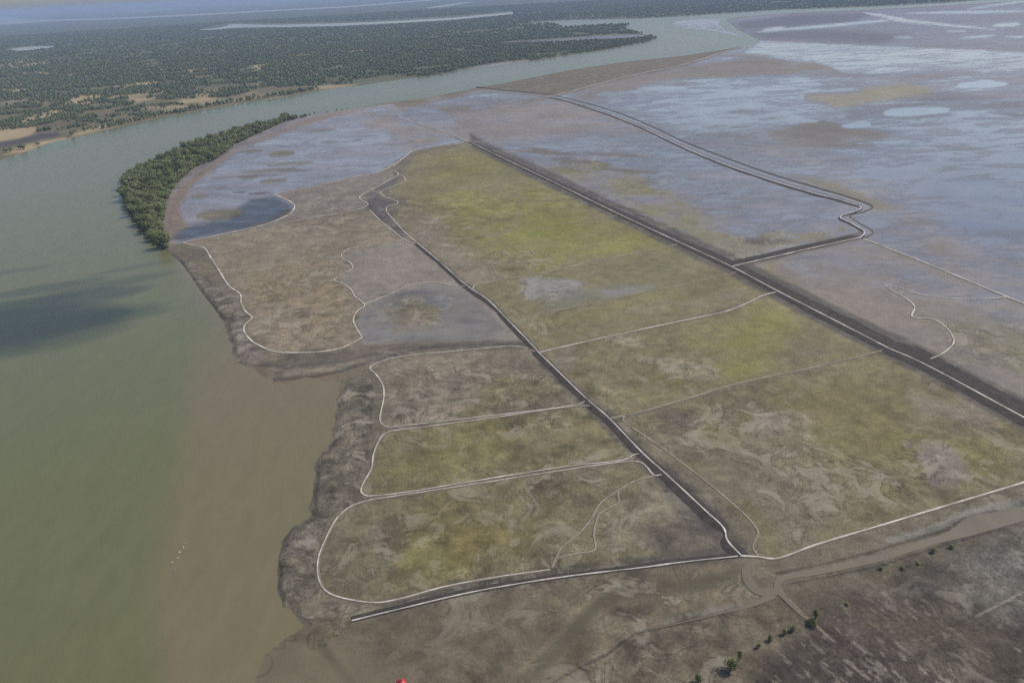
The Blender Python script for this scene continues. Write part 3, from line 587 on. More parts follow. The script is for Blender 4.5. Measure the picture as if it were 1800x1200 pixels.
for poly, k in [([(1130, 600), (1200, 610), (1260, 650), (1250, 690), (1160, 680), (1090, 610)], 1.0), ([(1110, 745), (1200, 712), (1330, 695), (1430, 745), (1440, 800), (1330, 830), (1200, 800)], 1.0),
                ([(1330, 800), (1450, 810), (1600, 780), (1720, 850), (1560, 905), (1400, 950), (1320, 880)], .85), ([(660, 650), (900, 620), (1000, 690), (860, 728), (690, 745)], .95), ([(820, 445), (960, 440), (1020, 520), (930, 530), (870, 490)], .9),
                ([(440, 470), (600, 450), (610, 590), (480, 610)], .55), ([(890, 550), (980, 545), (1010, 585), (930, 600)], .95), ([(860, 738), (1000, 722), (1010, 750), (880, 765)], .9), ([(860, 255), (1150, 235), (1230, 320), (1000, 310)], .7),
                ([(1280, 405), (1500, 400), (1420, 445), (1290, 452)], .9), ([(1060, 590), (1130, 580), (1140, 612), (1070, 620)], .9), ([(660, 510), (800, 510), (780, 575), (680, 575)], .8), ([(640, 380), (780, 350), (850, 450), (720, 420)], .5), ([(920, 815), (1050, 800), (1060, 860), (930, 870)], .8),
                ([(980, 1010), (1290, 990), (1310, 1050), (1120, 1100)], .55), ([(1640, 560), (1800, 560), (1800, 660), (1680, 640)], .8)]:
    LACX = np.maximum(LACX, k*sm(sdf(A, B, px_ab(dens(poly)), 40)+16*NB[1], -14, 22))
LACE = np.clip((.14+.55*sm(NB[2]+.5*NB[0], -.25, .35))*np.clip(GRIT, 0, 1)*(1-leftm)*sm(s_out, 4, 14)+.9*LACX, 0, 1)
lum = C@np.array([.25, .6, .15]); C = lum[:, None]+(C-lum[:, None])*.97
C = np.clip(C, .01, .8)

ALB = 0.88
def grid_mesh(name, X, Y, Z, faces, attrs, colr=None, mat=None):
    me = bpy.data.meshes.new(name)
    nv, nf = len(X), len(faces)
    me.vertices.add(nv); me.loops.add(nf*4); me.polygons.add(nf)
    co = np.empty((nv, 3), np.float32); co[:, 0] = X; co[:, 1] = Y; co[:, 2] = Z
    me.vertices.foreach_set('co', co.ravel())
    me.loops.foreach_set('vertex_index', faces.ravel().astype(np.int32))
    me.polygons.foreach_set('loop_start', np.arange(0, nf*4, 4, dtype=np.int32))
    me.polygons.foreach_set('use_smooth', np.ones(nf, bool))
    me.update(calc_edges=True)
    for k, v in attrs.items():
        a = me.attributes.new(k, 'FLOAT', 'POINT'); a.data.foreach_set('value', v.astype(np.float32))
    if colr is not None:
        a = me.attributes.new('soil', 'FLOAT_COLOR', 'POINT')
        c4 = np.ones((nv, 4), np.float32); c4[:, :3] = colr; a.data.foreach_set('color', c4.ravel())
    me.materials.append(mat)
    o = bpy.data.objects.new(name, me); col.objects.link(o); o['kind'] = 'structure'
    return o
idx = np.arange(nr*nc).reshape(nr, nc)
faces = np.stack([idx[:-1, :-1].ravel(), idx[1:, :-1].ravel(), idx[1:, 1:].ravel(), idx[:-1, 1:].ravel()], 1)
ground = grid_mesh('ground', X, Y, Z, faces[:, ::-1], {'wet': WET, 'grit': GRIT, 'lace': LACE}, C*ALB, M_GROUND)
# river: one flat sheet of water at z = 0
sub = idx[::2, ::3]; sb = sub.ravel()
inv = -np.ones(nr*nc, np.int64); inv[sb] = np.arange(len(sb))
sf = np.stack([sub[:-1, :-1].ravel(), sub[1:, :-1].ravel(), sub[1:, 1:].ravel(), sub[:-1, 1:].ravel()], 1)
near = (river_s > -14)[sf].any(1)
sf = inv[sf[near]]; used = np.unique(sf); remap = -np.ones(len(sb), np.int64); remap[used] = np.arange(len(used)); sf = remap[sf]
vsel = sb[used]
shoal = (1-sm(sdf(A, B, px_ab(dens(DEEP)), 120)+9*NB[1], -22, 62))*sm(B, 280, 420)
shoal = np.maximum(shoal, .75*sm(B, 480, 100)*sm(river_s, 0, 20))
river = grid_mesh('river', X[vsel], Y[vsel], np.zeros(len(vsel)), sf[:, ::-1], {'shoal': shoal[vsel]}, None, M_RIVER)

# ------------------------------------------------------------------ smaller waters as flat sheets
def sheet(name, pts, mat, z=LAND_Z+.16, n=3, smooth=True):
    P = px_world(dens(pts, True, 30), z)
    if smooth: P = crom(P, n, True)
    bm = bmesh.new(); vs_ = [bm.verts.new((p[0], p[1], z)) for p in P]
    f = bm.faces.new(vs_); f.normal_update()
    if f.normal.z < 0: f.normal_flip()
    bmesh.ops.triangulate(bm, faces=[f])
    me = bpy.data.meshes.new(name); bm.to_mesh(me); bm.free(); me.materials.append(mat)
    o = bpy.data.objects.new(name, me); col.objects.link(o); o['kind'] = 'structure'; return o
def ribbon_px(line, wds):
    up = []; dn = []
    for (u, v), wd in zip(line, wds): up.append((u, v-wd/2)); dn.append((u, v+wd/2))
    return up+dn[::-1]
def ribbon(name, line, wm, mat, z):
    P_ = crom(px_world(line, z), 6); k = len(P_); T = np.gradient(P_, axis=0); T /= np.linalg.norm(T, axis=1)[:, None]
    w_ = np.interp(np.linspace(0, 1, k), np.linspace(0, 1, len(wm)), wm)*.5
    V = []
    for p, t, q in zip(P_, T, w_):
        V += [(p[0]-t[1]*q, p[1]+t[0]*q, z), (p[0]+t[1]*q, p[1]-t[0]*q, z)]
    me = bpy.data.meshes.new(name); me.from_pydata(V, [], [(2*i, 2*i+1, 2*i+3, 2*i+2) for i in range(k-1)]); me.materials.append(mat); me.update()
    o = bpy.data.objects.new(name, me); col.objects.link(o); o['kind'] = 'structure'; return o
sheet('far_river', ribbon_px([(-300, 54), (0, 37), (40, 38), (100, 36), (200, 33), (300, 28.5), (400, 23.5), (500, 18), (600, 13), (667, 8), (750, 1), (900, -10)], [22, 14, 8, 3.4, 3.2, 3, 2.8, 2.6, 2.6, 2.4, 2.4, 2.2]), M_FARW, LAND_Z+.5)
sheet('far_river', ribbon_px([(353, 53), (385, 50.5), (410, 46), (440, 46), (493, 46), (600, 43.5), (700, 39), (800, 33), (900, 23.5), (977, 20), (1033, 14), (1083, 7), (1157, 1), (1250, -8)], [.6, 3, 7, 5, 4.5, 4.5, 4, 4, 3.5, 2, 2, 2.2, 2.4, 2.2]), M_FARW, LAND_Z+.5)
sheet('far_river', ribbon_px([(753, 14), (780, 11), (813, 6), (830, 5)], [1, 3, 2, .6]), M_FARW, LAND_Z+.5)
sheet('far_river', ribbon_px([(230, 22), (265, 19), (305, 17)], [.6, 2, .6]), M_FARW, LAND_Z+.5)
sheet('lake', [(13, 88), (35, 84), (60, 82), (85, 81), (95, 83), (70, 87), (45, 89), (25, 90)], M_FARW, LAND_Z+.4)
sheet('creek', [(1900, 858), (1800, 889), (1700, 910), (1667, 934), (1600, 957), (1533, 976), (1450, 996), (1390, 1007), (1364, 1016), (1360, 1032), (1358, 1044), (1366, 1046), (1371, 1030), (1380, 1020), (1467, 1004), (1550, 986), (1650, 954), (1700, 943), (1800, 915), (1900, 890)], M_CREEK, LAND_Z+.14)
ribbon('channel', [(985, 173), (1034, 185.5), (1084, 201.5), (1141, 225), (1201, 253.5), (1267, 280), (1351, 310), (1434, 335), (1487, 349.5), (1523, 365), (1507, 372), (1486, 380), (1503, 392), (1526, 408), (1518, 417)], [3, 4, 5, 5, 5, 5, 5, 5, 5, 6, 6, 6, 6, 6, 2], M_CHAN, LAND_Z+.2)
ribbon('creek', [(1316, 984), (1312, 1003), (1317, 1023), (1335, 1040), (1362, 1038)], [1.5, 3.2, 3.6, 3.4, 3.4], M_CREEK, LAND_Z+.13)
ribbon('creek', [(1364, 1034), (1382, 1054), (1408, 1080), (1436, 1102)], [3.0, 1.3, .8, .3], M_CREEK, LAND_Z+.15)
ribbon('creek', [(1360, 1044), (1327, 1061), (1267, 1077), (1200, 1093), (1117, 1112)], [3.4, 1.6, .7, .5, .2], M_CREEK, LAND_Z+.12)

# ------------------------------------------------------------------ things
def tag(o, label, cat, group=None):
    o['label'] = label; o['category'] = cat
    if group: o['group'] = group
    return o
def mesh_obj(name, V, Fc, mat, parent=None, smooth=False):
    me = bpy.data.meshes.new(name); me.from_pydata([tuple(map(float, v)) for v in V], [], Fc); me.materials.append(mat)
    if smooth: me.polygons.foreach_set('use_smooth', np.ones(len(me.polygons), bool))
    me.update(); o = bpy.data.objects.new(name, me); col.objects.link(o)
    if parent: o.parent = parent
    return o
def strip(V, n, k):
    F_ = []
    for i in range(n-1):
        for j in range(k-1): F_.append((i*k+j, i*k+j+1, (i+1)*k+j+1, (i+1)*k+j))
    return F_
def dyke(label, line, up=.3, dn=.3, h=.5, pw=1.1, path=None, bank=None, name='dyke', cat='dyke', group=None, n=5):
    """earth bank following the photo polyline; up/dn = reach of its slopes in photo px at 100 px below the horizon"""
    if bank is None: up = up*.6; dn = dn*.6
    path = path or M_PALE; bank = bank or M_BUND
    px = crom(np.array(line, float), n)
    ups = up if isinstance(up, (tuple, list)) else (up, up); dns = dn if isinstance(dn, (tuple, list)) else (dn, dn)
    W = px_world(px); k = len(W)
    tt = np.linspace(0, 1, k)
    sc_ = (px[:, 1]+70)/100
    Wu = px_world(np.stack([px[:, 0], px[:, 1]-(ups[0]+(ups[1]-ups[0])*tt)*sc_], 1)); Wd = px_world(np.stack([px[:, 0], px[:, 1]+(dns[0]+(dns[1]-dns[0])*tt)*sc_], 1))
    T = np.gradient(W, axis=0); T /= np.maximum(np.linalg.norm(T, axis=1), 1e-9)[:, None]
    Nn = np.stack([-T[:, 1], T[:, 0]], 1)
    a = np.abs(((Wu-W)*Nn).sum(1)); b = np.abs(((Wd-W)*Nn).sum(1))
    sgn = np.sign(((Wu-W)*Nn).sum(1)); sgn[sgn == 0] = 1
    left = np.where(sgn > 0, a, b); right = np.where(sgn > 0, b, a)
    wob = 1+.22*fbm(W[:, 0], W[:, 1], 25, 5, 3)
    wob2 = 1+.22*fbm(W[:, 0], W[:, 1], 21, 9, 3)
    cap = 2.5+6.5*max(max(ups), max(dns))
    h = h*.36; pw = pw*.66
    left = np.clip(left*wob, pw*.5+.7, cap); right = np.clip(right*wob2, pw*.5+.7, cap)
    V = []; cz = LAND_Z+h
    hw = pw/2+.12
    for i in range(k):
        for off, z in ((left[i], LAND_Z-.25), (hw+(left[i]-hw)*.55, LAND_Z+h*.42), (hw, cz), (-hw, cz), (-(hw+(right[i]-hw)*.55), LAND_Z+h*.42), (-right[i], LAND_Z-.25)):
            p = W[i]+Nn[i]*off; V.append((p[0], p[1], z+.05*h*math.sin(i*1.7+off)))
    base = W[0]
    V = np.array(V); V[:, 0] -= base[0]; V[:, 1] -= base[1]
    o = mesh_obj(name, V, strip(V, k, 6), bank, None, True); o.location = (base[0], base[1], 0)
    tag(o, label, cat, group)
    V2 = []
    for i in range(k):
        ww = pw*(1+.22*math.sin(i*2.3)+.2*math.sin(i*.9))
        for off in (ww/2, -ww/2):
            p = W[i]+Nn[i]*off-base; V2.append((p[0], p[1], cz+.07))
    mesh_obj('crest_path', V2, strip(V2, k, 2), path, o)
    return o
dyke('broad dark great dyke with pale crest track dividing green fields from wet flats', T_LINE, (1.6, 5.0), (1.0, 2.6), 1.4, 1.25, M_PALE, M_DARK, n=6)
dyke('muddy head of the great dyke running through the tidal gullies to the river', [(700, 205), (733, 217), (787, 233), (815, 246), (827, 250)], .8, .6, 1.0, 2.2, M_GREYT, M_BUND)
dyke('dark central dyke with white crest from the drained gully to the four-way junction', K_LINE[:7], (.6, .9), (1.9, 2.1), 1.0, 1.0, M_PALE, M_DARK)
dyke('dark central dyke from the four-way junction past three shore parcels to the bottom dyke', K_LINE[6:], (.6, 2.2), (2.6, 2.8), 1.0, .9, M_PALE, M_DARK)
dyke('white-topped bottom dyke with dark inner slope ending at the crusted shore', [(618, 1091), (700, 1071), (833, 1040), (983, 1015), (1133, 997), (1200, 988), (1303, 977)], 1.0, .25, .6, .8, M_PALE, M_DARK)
dyke('long white-topped bund beside the brown creek', [(1303, 977), (1333, 979), (1363, 982), (1433, 958), (1567, 918), (1700, 878), (1800, 848), (2000, 785)], .3, .3, .8, 1.1)
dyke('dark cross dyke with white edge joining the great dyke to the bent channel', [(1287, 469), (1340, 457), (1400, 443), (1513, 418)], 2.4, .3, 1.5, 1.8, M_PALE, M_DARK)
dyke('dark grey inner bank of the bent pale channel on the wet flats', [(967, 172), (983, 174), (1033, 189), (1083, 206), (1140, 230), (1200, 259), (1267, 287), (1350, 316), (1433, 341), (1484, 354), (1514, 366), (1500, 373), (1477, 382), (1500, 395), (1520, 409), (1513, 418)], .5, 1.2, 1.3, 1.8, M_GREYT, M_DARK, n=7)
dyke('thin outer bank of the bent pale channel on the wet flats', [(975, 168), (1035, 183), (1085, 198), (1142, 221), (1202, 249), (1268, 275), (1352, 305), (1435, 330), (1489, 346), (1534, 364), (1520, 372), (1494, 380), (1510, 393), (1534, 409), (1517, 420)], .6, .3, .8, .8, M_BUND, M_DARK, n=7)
dyke('straight white-topped bund running from the bent channel out across the flats', [(1517, 420), (1600, 452), (1700, 493), (1770, 522), (1800, 534), (1950, 596)], .3, .35, .8, 1.8)
dyke('hook-shaped white bund looping from the outer bund back to the great dyke', [(1770, 522), (1733, 525), (1667, 524), (1617, 517), (1577, 505), (1557, 502), (1570, 512), (1593, 525), (1608, 540), (1603, 556), (1643, 562), (1667, 580), (1677, 600), (1663, 617), (1637, 630), (1613, 634)], .2, .2, .5, 1.1)
dyke('pale causeway running along the spit to the river mouth', [(957, 172), (1000, 162), (1050, 148), (1133, 128), (1200, 114), (1283, 89), (1328, 81)], .8, .8, 1.2, 2.6, M_GREYT)
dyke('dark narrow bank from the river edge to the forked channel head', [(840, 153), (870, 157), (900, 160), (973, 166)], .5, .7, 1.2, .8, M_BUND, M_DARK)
dyke('faint grey bank crossing wet gullies to the forked channel head', [(760, 217), (833, 200), (900, 185), (957, 172)], .4, .4, .6, 1.8, M_GREYT)
dyke('faint grey bank crossing the wet flat between great dyke and channel', [(830, 250), (867, 248), (1000, 238), (1080, 232), (1140, 228)], .3, .3, .5, 1.4, M_GREYT)
dyke('white-topped bund round the dark pool in the mangrove bay', [(813, 253), (770, 257), (727, 265), (713, 275), (693, 290), (667, 302), (600, 316), (520, 335), (483, 342), (493, 347), (510, 355), (518, 363), (513, 373), (493, 385), (473, 393), (433, 403), (377, 415), (320, 427)], .7, .2, 1.0, 1.9)
dyke('white shoreline bund curling round the dry tan parcel', [(320, 427), (345, 432), (360, 437), (370, 452), (385, 475), (395, 492), (405, 505), (423, 518), (424, 533), (433, 549), (443, 558), (430, 572), (429, 582), (440, 597), (453, 606), (483, 618), (517, 620), (567, 618), (600, 612), (620, 603), (637, 593)], .2, .2, .6, 1.4)
dyke('wavy white bund between the dry tan parcel and the grey pan', [(637, 593), (627, 577), (621, 562), (628, 547), (641, 537), (633, 528), (623, 520), (618, 510), (608, 502), (600, 497), (587, 492), (600, 482), (620, 472), (617, 463), (602, 454), (601, 446), (613, 438), (633, 433), (700, 424), (708, 421)], .2, .2, .5, 1.0)
dyke('arched white bund over the top of the grey pan', [(641, 535), (683, 518), (717, 503), (743, 497), (767, 496), (800, 502), (822, 504)], .2, .2, .5, 1.0)
dyke('white bund from the mangrove bay to the drained gully head', [(433, 403), (470, 397), (600, 374), (633, 367), (647, 359), (638, 353), (632, 347), (647, 337), (670, 325), (687, 315), (700, 307), (697, 302), (667, 303)], .2, .2, .5, 1.1)
dyke('zigzag white bund on the field side of the drained gully', [(700, 306), (706, 308), (713, 317), (690, 328), (672, 335), (668, 340), (675, 345), (700, 356), (680, 364), (679, 370), (693, 388), (710, 407), (732, 426)], .2, .4, .6, 1.0)
dyke('white bund on the shore side of the drained gully', [(650, 370), (673, 392), (690, 405), (708, 420), (727, 428), (733, 428)], .2, .3, .6, 1.1)
dyke('uppermost pale cross bund over the green field from gully to great dyke', [(673, 343), (767, 335), (867, 328), (963, 318)], .15, .15, .4, 1.2, M_DULL)
dyke('second pale cross bund over the green field below the gully head', [(737, 430), (867, 412), (967, 397), (1090, 379)], .15, .15, .4, .9, M_DULL)
dyke('pale cross bund starting at the arched bund and crossing the green field', [(831, 508), (833, 503), (840, 500), (933, 483), (1100, 448), (1183, 431), (1197, 428)], .15, .15, .4, 1.2, M_DULL)
dyke('faint broken cross bund passing the grey puddles in the green field', [(890, 561), (960, 549), (1067, 527), (1200, 500), (1297, 478)], .12, .12, .35, .8, M_DULL)
dyke('bold white cross bund from the four-way junction to the great dyke', [(947, 620), (1033, 600), (1167, 571), (1200, 564), (1267, 550), (1290, 543), (1320, 530), (1343, 519), (1368, 513)], .5, .15, .8, 1.3)
dyke('pale cross bund above the ringed green puddle', [(1072, 735), (1100, 730), (1200, 703), (1300, 673), (1433, 645), (1562, 613)], .15, .15, .4, .9, M_DULL)
dyke('thin pale track bund running beside the dark central dyke', [(1105, 728), (1096, 733), (1097, 741), (1120, 757), (1177, 797), (1233, 840), (1290, 887), (1313, 908), (1325, 922), (1333, 937), (1327, 950), (1324, 962), (1333, 978)], .2, .2, .4, .6, M_DULL)
dyke('white bund enclosing the upper shore parcel', [(1033, 703), (1017, 710), (867, 730), (707, 748), (680, 750), (670, 744), (668, 735), (675, 697), (673, 677), (660, 657), (650, 647), (677, 633), (717, 625), (800, 617), (867, 611), (900, 608), (925, 612), (945, 620)], .15, .25, .5, .8)
dyke('white bund enclosing the middle shore parcel', [(1047, 714), (1020, 713), (867, 734), (800, 743), (717, 754), (684, 759), (672, 766), (657, 797), (653, 823), (637, 853), (635, 864), (643, 871), (660, 871), (700, 867), (800, 851), (1000, 819), (1105, 806), (1112, 800), (1128, 797)], .15, .2, .5, .75)
dyke('white bund looping round the large bottom shore parcel', [(1170, 833), (1150, 835), (1138, 822), (1127, 813), (1107, 811), (1000, 825), (833, 851), (700, 871), (660, 877), (635, 883), (617, 890), (593, 910), (570, 953), (560, 980), (559, 1010), (567, 1032), (580, 1043), (607, 1052), (660, 1059), (700, 1053), (777, 1032), (867, 1015), (967, 1001)], .15, .2, .5, .7)
dyke('winding pale footpath bund across the corner of the bottom parcel', [(1150, 836), (1117, 845), (1088, 861), (1057, 883), (1035, 918), (1013, 942), (987, 962), (978, 980), (970, 998)], .12, .12, .35, .7, M_DULL)
dyke('short pale footpath loop inside the corner of the bottom parcel', [(1088, 863), (1086, 872), (1088, 882), (1055, 902), (1047, 920), (1044, 940), (1046, 965), (1010, 973), (978, 981)], .12, .12, .35, .6, M_DULL)

# ------------------------------------------------------------------ trees
def crown_mesh(name, rx, rz, z0, lobes, leaves, leaf, mat, seed):
    rg = random.Random(seed); V = []; Fc = []
    L = []
    for i in range(lobes):
        a = rg.random()*6.283; q = rg.random()**.5*rx*.62
        L.append((q*math.cos(a), q*math.sin(a), z0+rz*(.35+.75*rg.random())*(1-.25*q/rx), rx*(.38+.22*rg.random()), rz*(.38+.2*rg.random())))
    L.append((0, 0, z0+rz*.75, rx*.55, rz*.6))
    for i in range(leaves):
        cx, cy, cz, lr, lz = rg.choice(L)
        u = rg.random()*2-1; a = rg.random()*6.283; s = math.sqrt(1-u*u)
        d = Vector((s*math.cos(a), s*math.sin(a), u)); k = .75+.3*rg.random()
        p = Vector((cx+d.x*lr*k, cy+d.y*lr*k, max(z0*.5, cz+d.z*lz*k)))
        nrm = (d+Vector((rg.uniform(-.7, .7), rg.uniform(-.7, .7), rg.uniform(-.3, .8)))).normalized()
        t = nrm.orthogonal().normalized(); t.rotate(Matrix.Rotation(rg.random()*6.28, 3, nrm)); b = nrm.cross(t)
        sz = leaf*(.6+.7*rg.random()); n0 = len(V)
        for (q, w_) in ((-1, -.1), (-.1, -.75), (1, .1), (.1, .75)): V.append(tuple(p+t*(q*sz)+b*(w_*sz)-nrm*(abs(q)*.15*sz)))
        Fc.append((n0, n0+1, n0+2, n0+3))
    me = bpy.data.meshes.new(name); me.from_pydata(V, [], Fc); me.materials.append(mat); me.update(); return me
def trunk_mesh(name, h, r, limbs, spread, seed):
    rg = random.Random(seed); bm = bmesh.new()
    def tube(P, rad):
        rings = []
        for p, q in zip(P, rad):
            rings.append([bm.verts.new((p[0]+q*math.cos(t*1.2566), p[1]+q*math.sin(t*1.2566), p[2])) for t in range(5)])
        for a, b in zip(rings, rings[1:]):
            for t in range(5): bm.faces.new((a[t], a[(t+1) % 5], b[(t+1) % 5], b[t]))
        bm.faces.new(rings[-1])
    tube([(0, 0, -.3), (.1*r, 0, h*.3), (.5*r, .3*r, h*.6), (.3*r, .6*r, h)], (r*1.25, r, r*.75, r*.4))
    for i in range(limbs):
        a = i*6.283/limbs+rg.random(); z = h*(.35+.35*rg.random())
        tube([(.2*r, .1*r, z), (math.cos(a)*spread*.5, math.sin(a)*spread*.5, z+h*.25), (math.cos(a)*spread, math.sin(a)*spread, z+h*.5)], (r*.55, r*.4, r*.15))
    me = bpy.data.meshes.new(name); bm.to_mesh(me); bm.free(); me.materials.append(M_BARK); return me
def make_kind(rx, rz, z0, lobes, leaves, leaf, mat, nvar, seed):
    return [(crown_mesh('crown', rx, rz, z0, lobes, leaves, leaf, mat, seed+i), trunk_mesh('trunk', z0+rz*.8, rx*.07, 4, rx*.5, seed+i)) for i in range(nvar)]
def plant(name, kinds, x, y, z, s, sz, rot, label, cat, group, i):
    e = bpy.data.objects.new(name, None); e.empty_display_size = .5; col.objects.link(e)
    e.location = (x, y, z); e.rotation_euler = (0, 0, rot); e.scale = (s, s, sz)
    tag(e, label, cat, group)
    cm, tm = kinds[i % len(kinds)]
    c = bpy.data.objects.new('crown', cm); c.parent = e; col.objects.link(c)
    t = bpy.data.objects.new('trunk', tm); t.parent = e; col.objects.link(t)
    return e
def ground_z(x, y):
    a, b = world_ab(np.array([x]), np.array([y]))
    i = np.searchsorted(-np.degrees(np.radians(ph)), -b[0]/UNIT); j = np.searchsorted(az, a[0]/UNIT)
    return float(Z[idx[min(i, nr-1), min(j, nc-1)]])
mang = make_kind(4.6, 4.6, 2.0, 12, 900, .42, M_LEAF, 6, 100)
belt = px_ab(dens(BELT, True, 20)); bw = px_world(dens(BELT, True, 20))
x0, y0 = bw.min(0); x1, y1 = bw.max(0)
pts = []
def scatter(n_try, poly_ab, box, dmin, seed, margin_=0):
    rg = np.random.default_rng(seed); out = []
    cand = np.stack([rg.uniform(box[0], box[2], n_try), rg.uniform(box[1], box[3], n_try)], 1)
    a, b = world_ab(cand[:, 0], cand[:, 1]); s = sdf(a, b, poly_ab, 30)
    cand = cand[s > margin_]; cellmap = {}
    for p in cand:
        k = (int(p[0]//dmin), int(p[1]//dmin)); ok = True
        for dx in (-1, 0, 1):
            for dy in (-1, 0, 1):
                for q in cellmap.get((k[0]+dx, k[1]+dy), ()):
                    if (q[0]-p[0])**2+(q[1]-p[1])**2 < dmin*dmin: ok = False
        if ok: cellmap.setdefault(k, []).append(p); out.append(p)
    return np.array(out)
d = 5.0
while True:
    mp = scatter(26000, belt, (x0, y0, x1, y1), d, 3, 1.2)
    if len(mp) <= 300: break
    d *= 1.06
print('mangroves', len(mp), 'spacing', round(d, 2))
sc0 = d/7.4
_a1, _b1 = world_ab(mp[:, 0], mp[:, 1]); _rs = sdf(_a1, _b1, px_ab(dens(RIVER)), 200)
_tip = px_world([(300, 430)])[0]
for i, p in enumerate(mp):
    if np.hypot(*(p-_tip)) < 45: lb, gp = 'mangrove tree at the narrow tip of the belt beside the crusted mud bank', 'mangroves at the belt tip'
    elif _rs[i] > -9: lb, gp = 'mangrove tree on the outer edge of the belt, leaning over the river water', 'mangroves along the water edge'
    elif _rs[i] > -26: lb, gp = 'mangrove tree packed in the middle of the belt, mangroves all round it', 'mangroves in the middle of the belt'
    else: lb, gp = 'mangrove tree on the inner side of the belt near the muddy bay', 'mangroves on the bay side'
    s = sc0*random.choice((.7, .85, 1.0, 1.1, 1.35))*random.uniform(.9, 1.1)
    plant('mangrove_tree', mang, p[0], p[1], max(-.1, min(ground_z(p[0], p[1]), LAND_Z)), s, s*random.uniform(.8, 1.1), random.random()*6.28,
          lb, 'tree', gp, i)
# scrub woodland on the far bank
scrub = make_kind(2.6, 3.0, 1.0, 6, 130, .62, M_LEAF2, 5, 300)
land_ab = px_ab(dens(LAND_L))
TAN = [px_ab(ell(*e)) for e in [(150, 175, 30, 7, -12), (75, 205, 38, 7, -14), (20, 238, 48, 12, -10), (27, 158, 24, 3, -4), (235, 150, 40, 4, -9), (213, 121, 26, 2, -4), (343, 124, 28, 2, -6), (467, 115, 24, 3, -8), (477, 134, 16, 2, -3), (347, 176, 34, 3, -7), (627, 91, 13, 3.5, -10), (60, 130, 40, 3, -8), (520, 100, 22, 1.5, -4), (30, 262, 60, 9, -16), (180, 226, 60, 3.4, -15)]]
WATERS = [px_ab([(13, 88), (60, 82), (95, 83), (45, 89)]), px_ab([(880, 76), (1000, 68), (1100, 61.5), (1140, 62), (1130, 66), (1060, 69), (980, 73)]),
          px_ab([(822, 121), (870, 112), (930, 106.5), (925, 109), (880, 115), (835, 122)]),
          px_ab(ribbon_px([(353, 53), (410, 46), (493, 46), (600, 43.5), (700, 39), (800, 33), (900, 23.5)], [2, 8, 6, 6, 5, 5, 4]))]
rg = np.random.default_rng(5)
def band(r0, r1, spacing, a0=-46, a1=46):
    n = int(.5*R(a1-a0)*(r1*r1-r0*r0)/spacing**2)
    rr = np.sqrt(rg.uniform(r0*r0, r1*r1, n)); aa = np.radians(rg.uniform(a0, a1, n))
    x, y = rr*np.sin(aa), rr*np.cos(aa); a, b = world_ab(x, y)
    s = sdf(a, b, land_ab, 30); ok = s > .6
    thin = np.where(rg.random(n) < .10, 9, 0)
    open_ = sm(b, 80, 190)*.46+.13+.08*sm(a, -350, -750)*sm(b, 90, 140)
    nn = fbm(x, y, 70, 201, 4)+.5*fbm(x, y, 300, 203, 3)
    ok &= nn > -.42+open_
    for wp in WATERS: ok &= sdf(a, b, wp, 7) < -1.6
    for tpoly in TAN: ok &= sdf(a, b, tpoly, 7)+5*fbm(x, y, 26, 207, 3)-.6 < thin
    return np.stack([x[ok], y[ok], rr[ok]], 1)
_tr = np.random.default_rng(77)
TAN += [px_ab(ell(_tr.uniform(-20, 560), v_, _tr.uniform(12, 40), _tr.uniform(1.0, 2.6)*(v_/120), _tr.uniform(-12, -3))) for v_ in _tr.uniform(100, 190, 26)]
TAN += [px_ab(ell(rg.uniform(-40, 760), v_, rg.uniform(10, 46), rg.uniform(1.0, 3.2)*(v_/120), rg.uniform(-12, -2))) for v_ in rg.uniform(84, 196, 60)]
FO = [band(560, 2000, 5.4), band(2000, 3600, 8.5), band(3600, 8500, 19)]
# shrub line along the far shore
shore = crom(np.array([(183, 226), (250, 210), (333, 194), (417, 179), (500, 167), (548, 158)], float), 11)
sw = px_world(shore)
sw = np.concatenate([sw+rg.normal(0, 2.2, sw.shape) for _ in range(2)])
extra = px_world([(12, 269), (20, 267), (36, 263), (42, 262), (66, 255), (125, 239), (128, 237), (550, 157), (556, 155), (150, 231), (165, 229), (172, 227), (182, 226)])
nearpts = np.concatenate([sw, extra]); nearpts = np.concatenate([nearpts, np.hypot(nearpts[:, 0], nearpts[:, 1])[:, None]], 1)
f0 = FO[0]
vis = np.arctan2(f0[:, 0], f0[:, 1]) > R(-37.5)
order = np.argsort(np.where(vis, f0[:, 2], 1e9))
n_ind = 296-len(nearpts)
ind = np.concatenate([nearpts, f0[order[:n_ind]]])
print('forest', [len(f) for f in FO], 'near shrubs', len(nearpts))
for i, p in enumerate(ind):
    s = random.uniform(.75, 1.35)*(1.0 if i >= len(nearpts) else 1.45)
    shoreline = i < len(nearpts)
    plant('scrub_tree', scrub, p[0], p[1], min(max(ground_z(p[0], p[1]), .1), LAND_Z), s, s*random.uniform(.8, 1.2), random.random()*6.28,
          'dark green shrub in the hedge-like line along the far river shore' if shoreline else 'dark scrub tree on the sandy ground behind the far river shore', 'tree',
          'shrubs lining the far shore' if shoreline else 'scrub trees on the far bank', i)
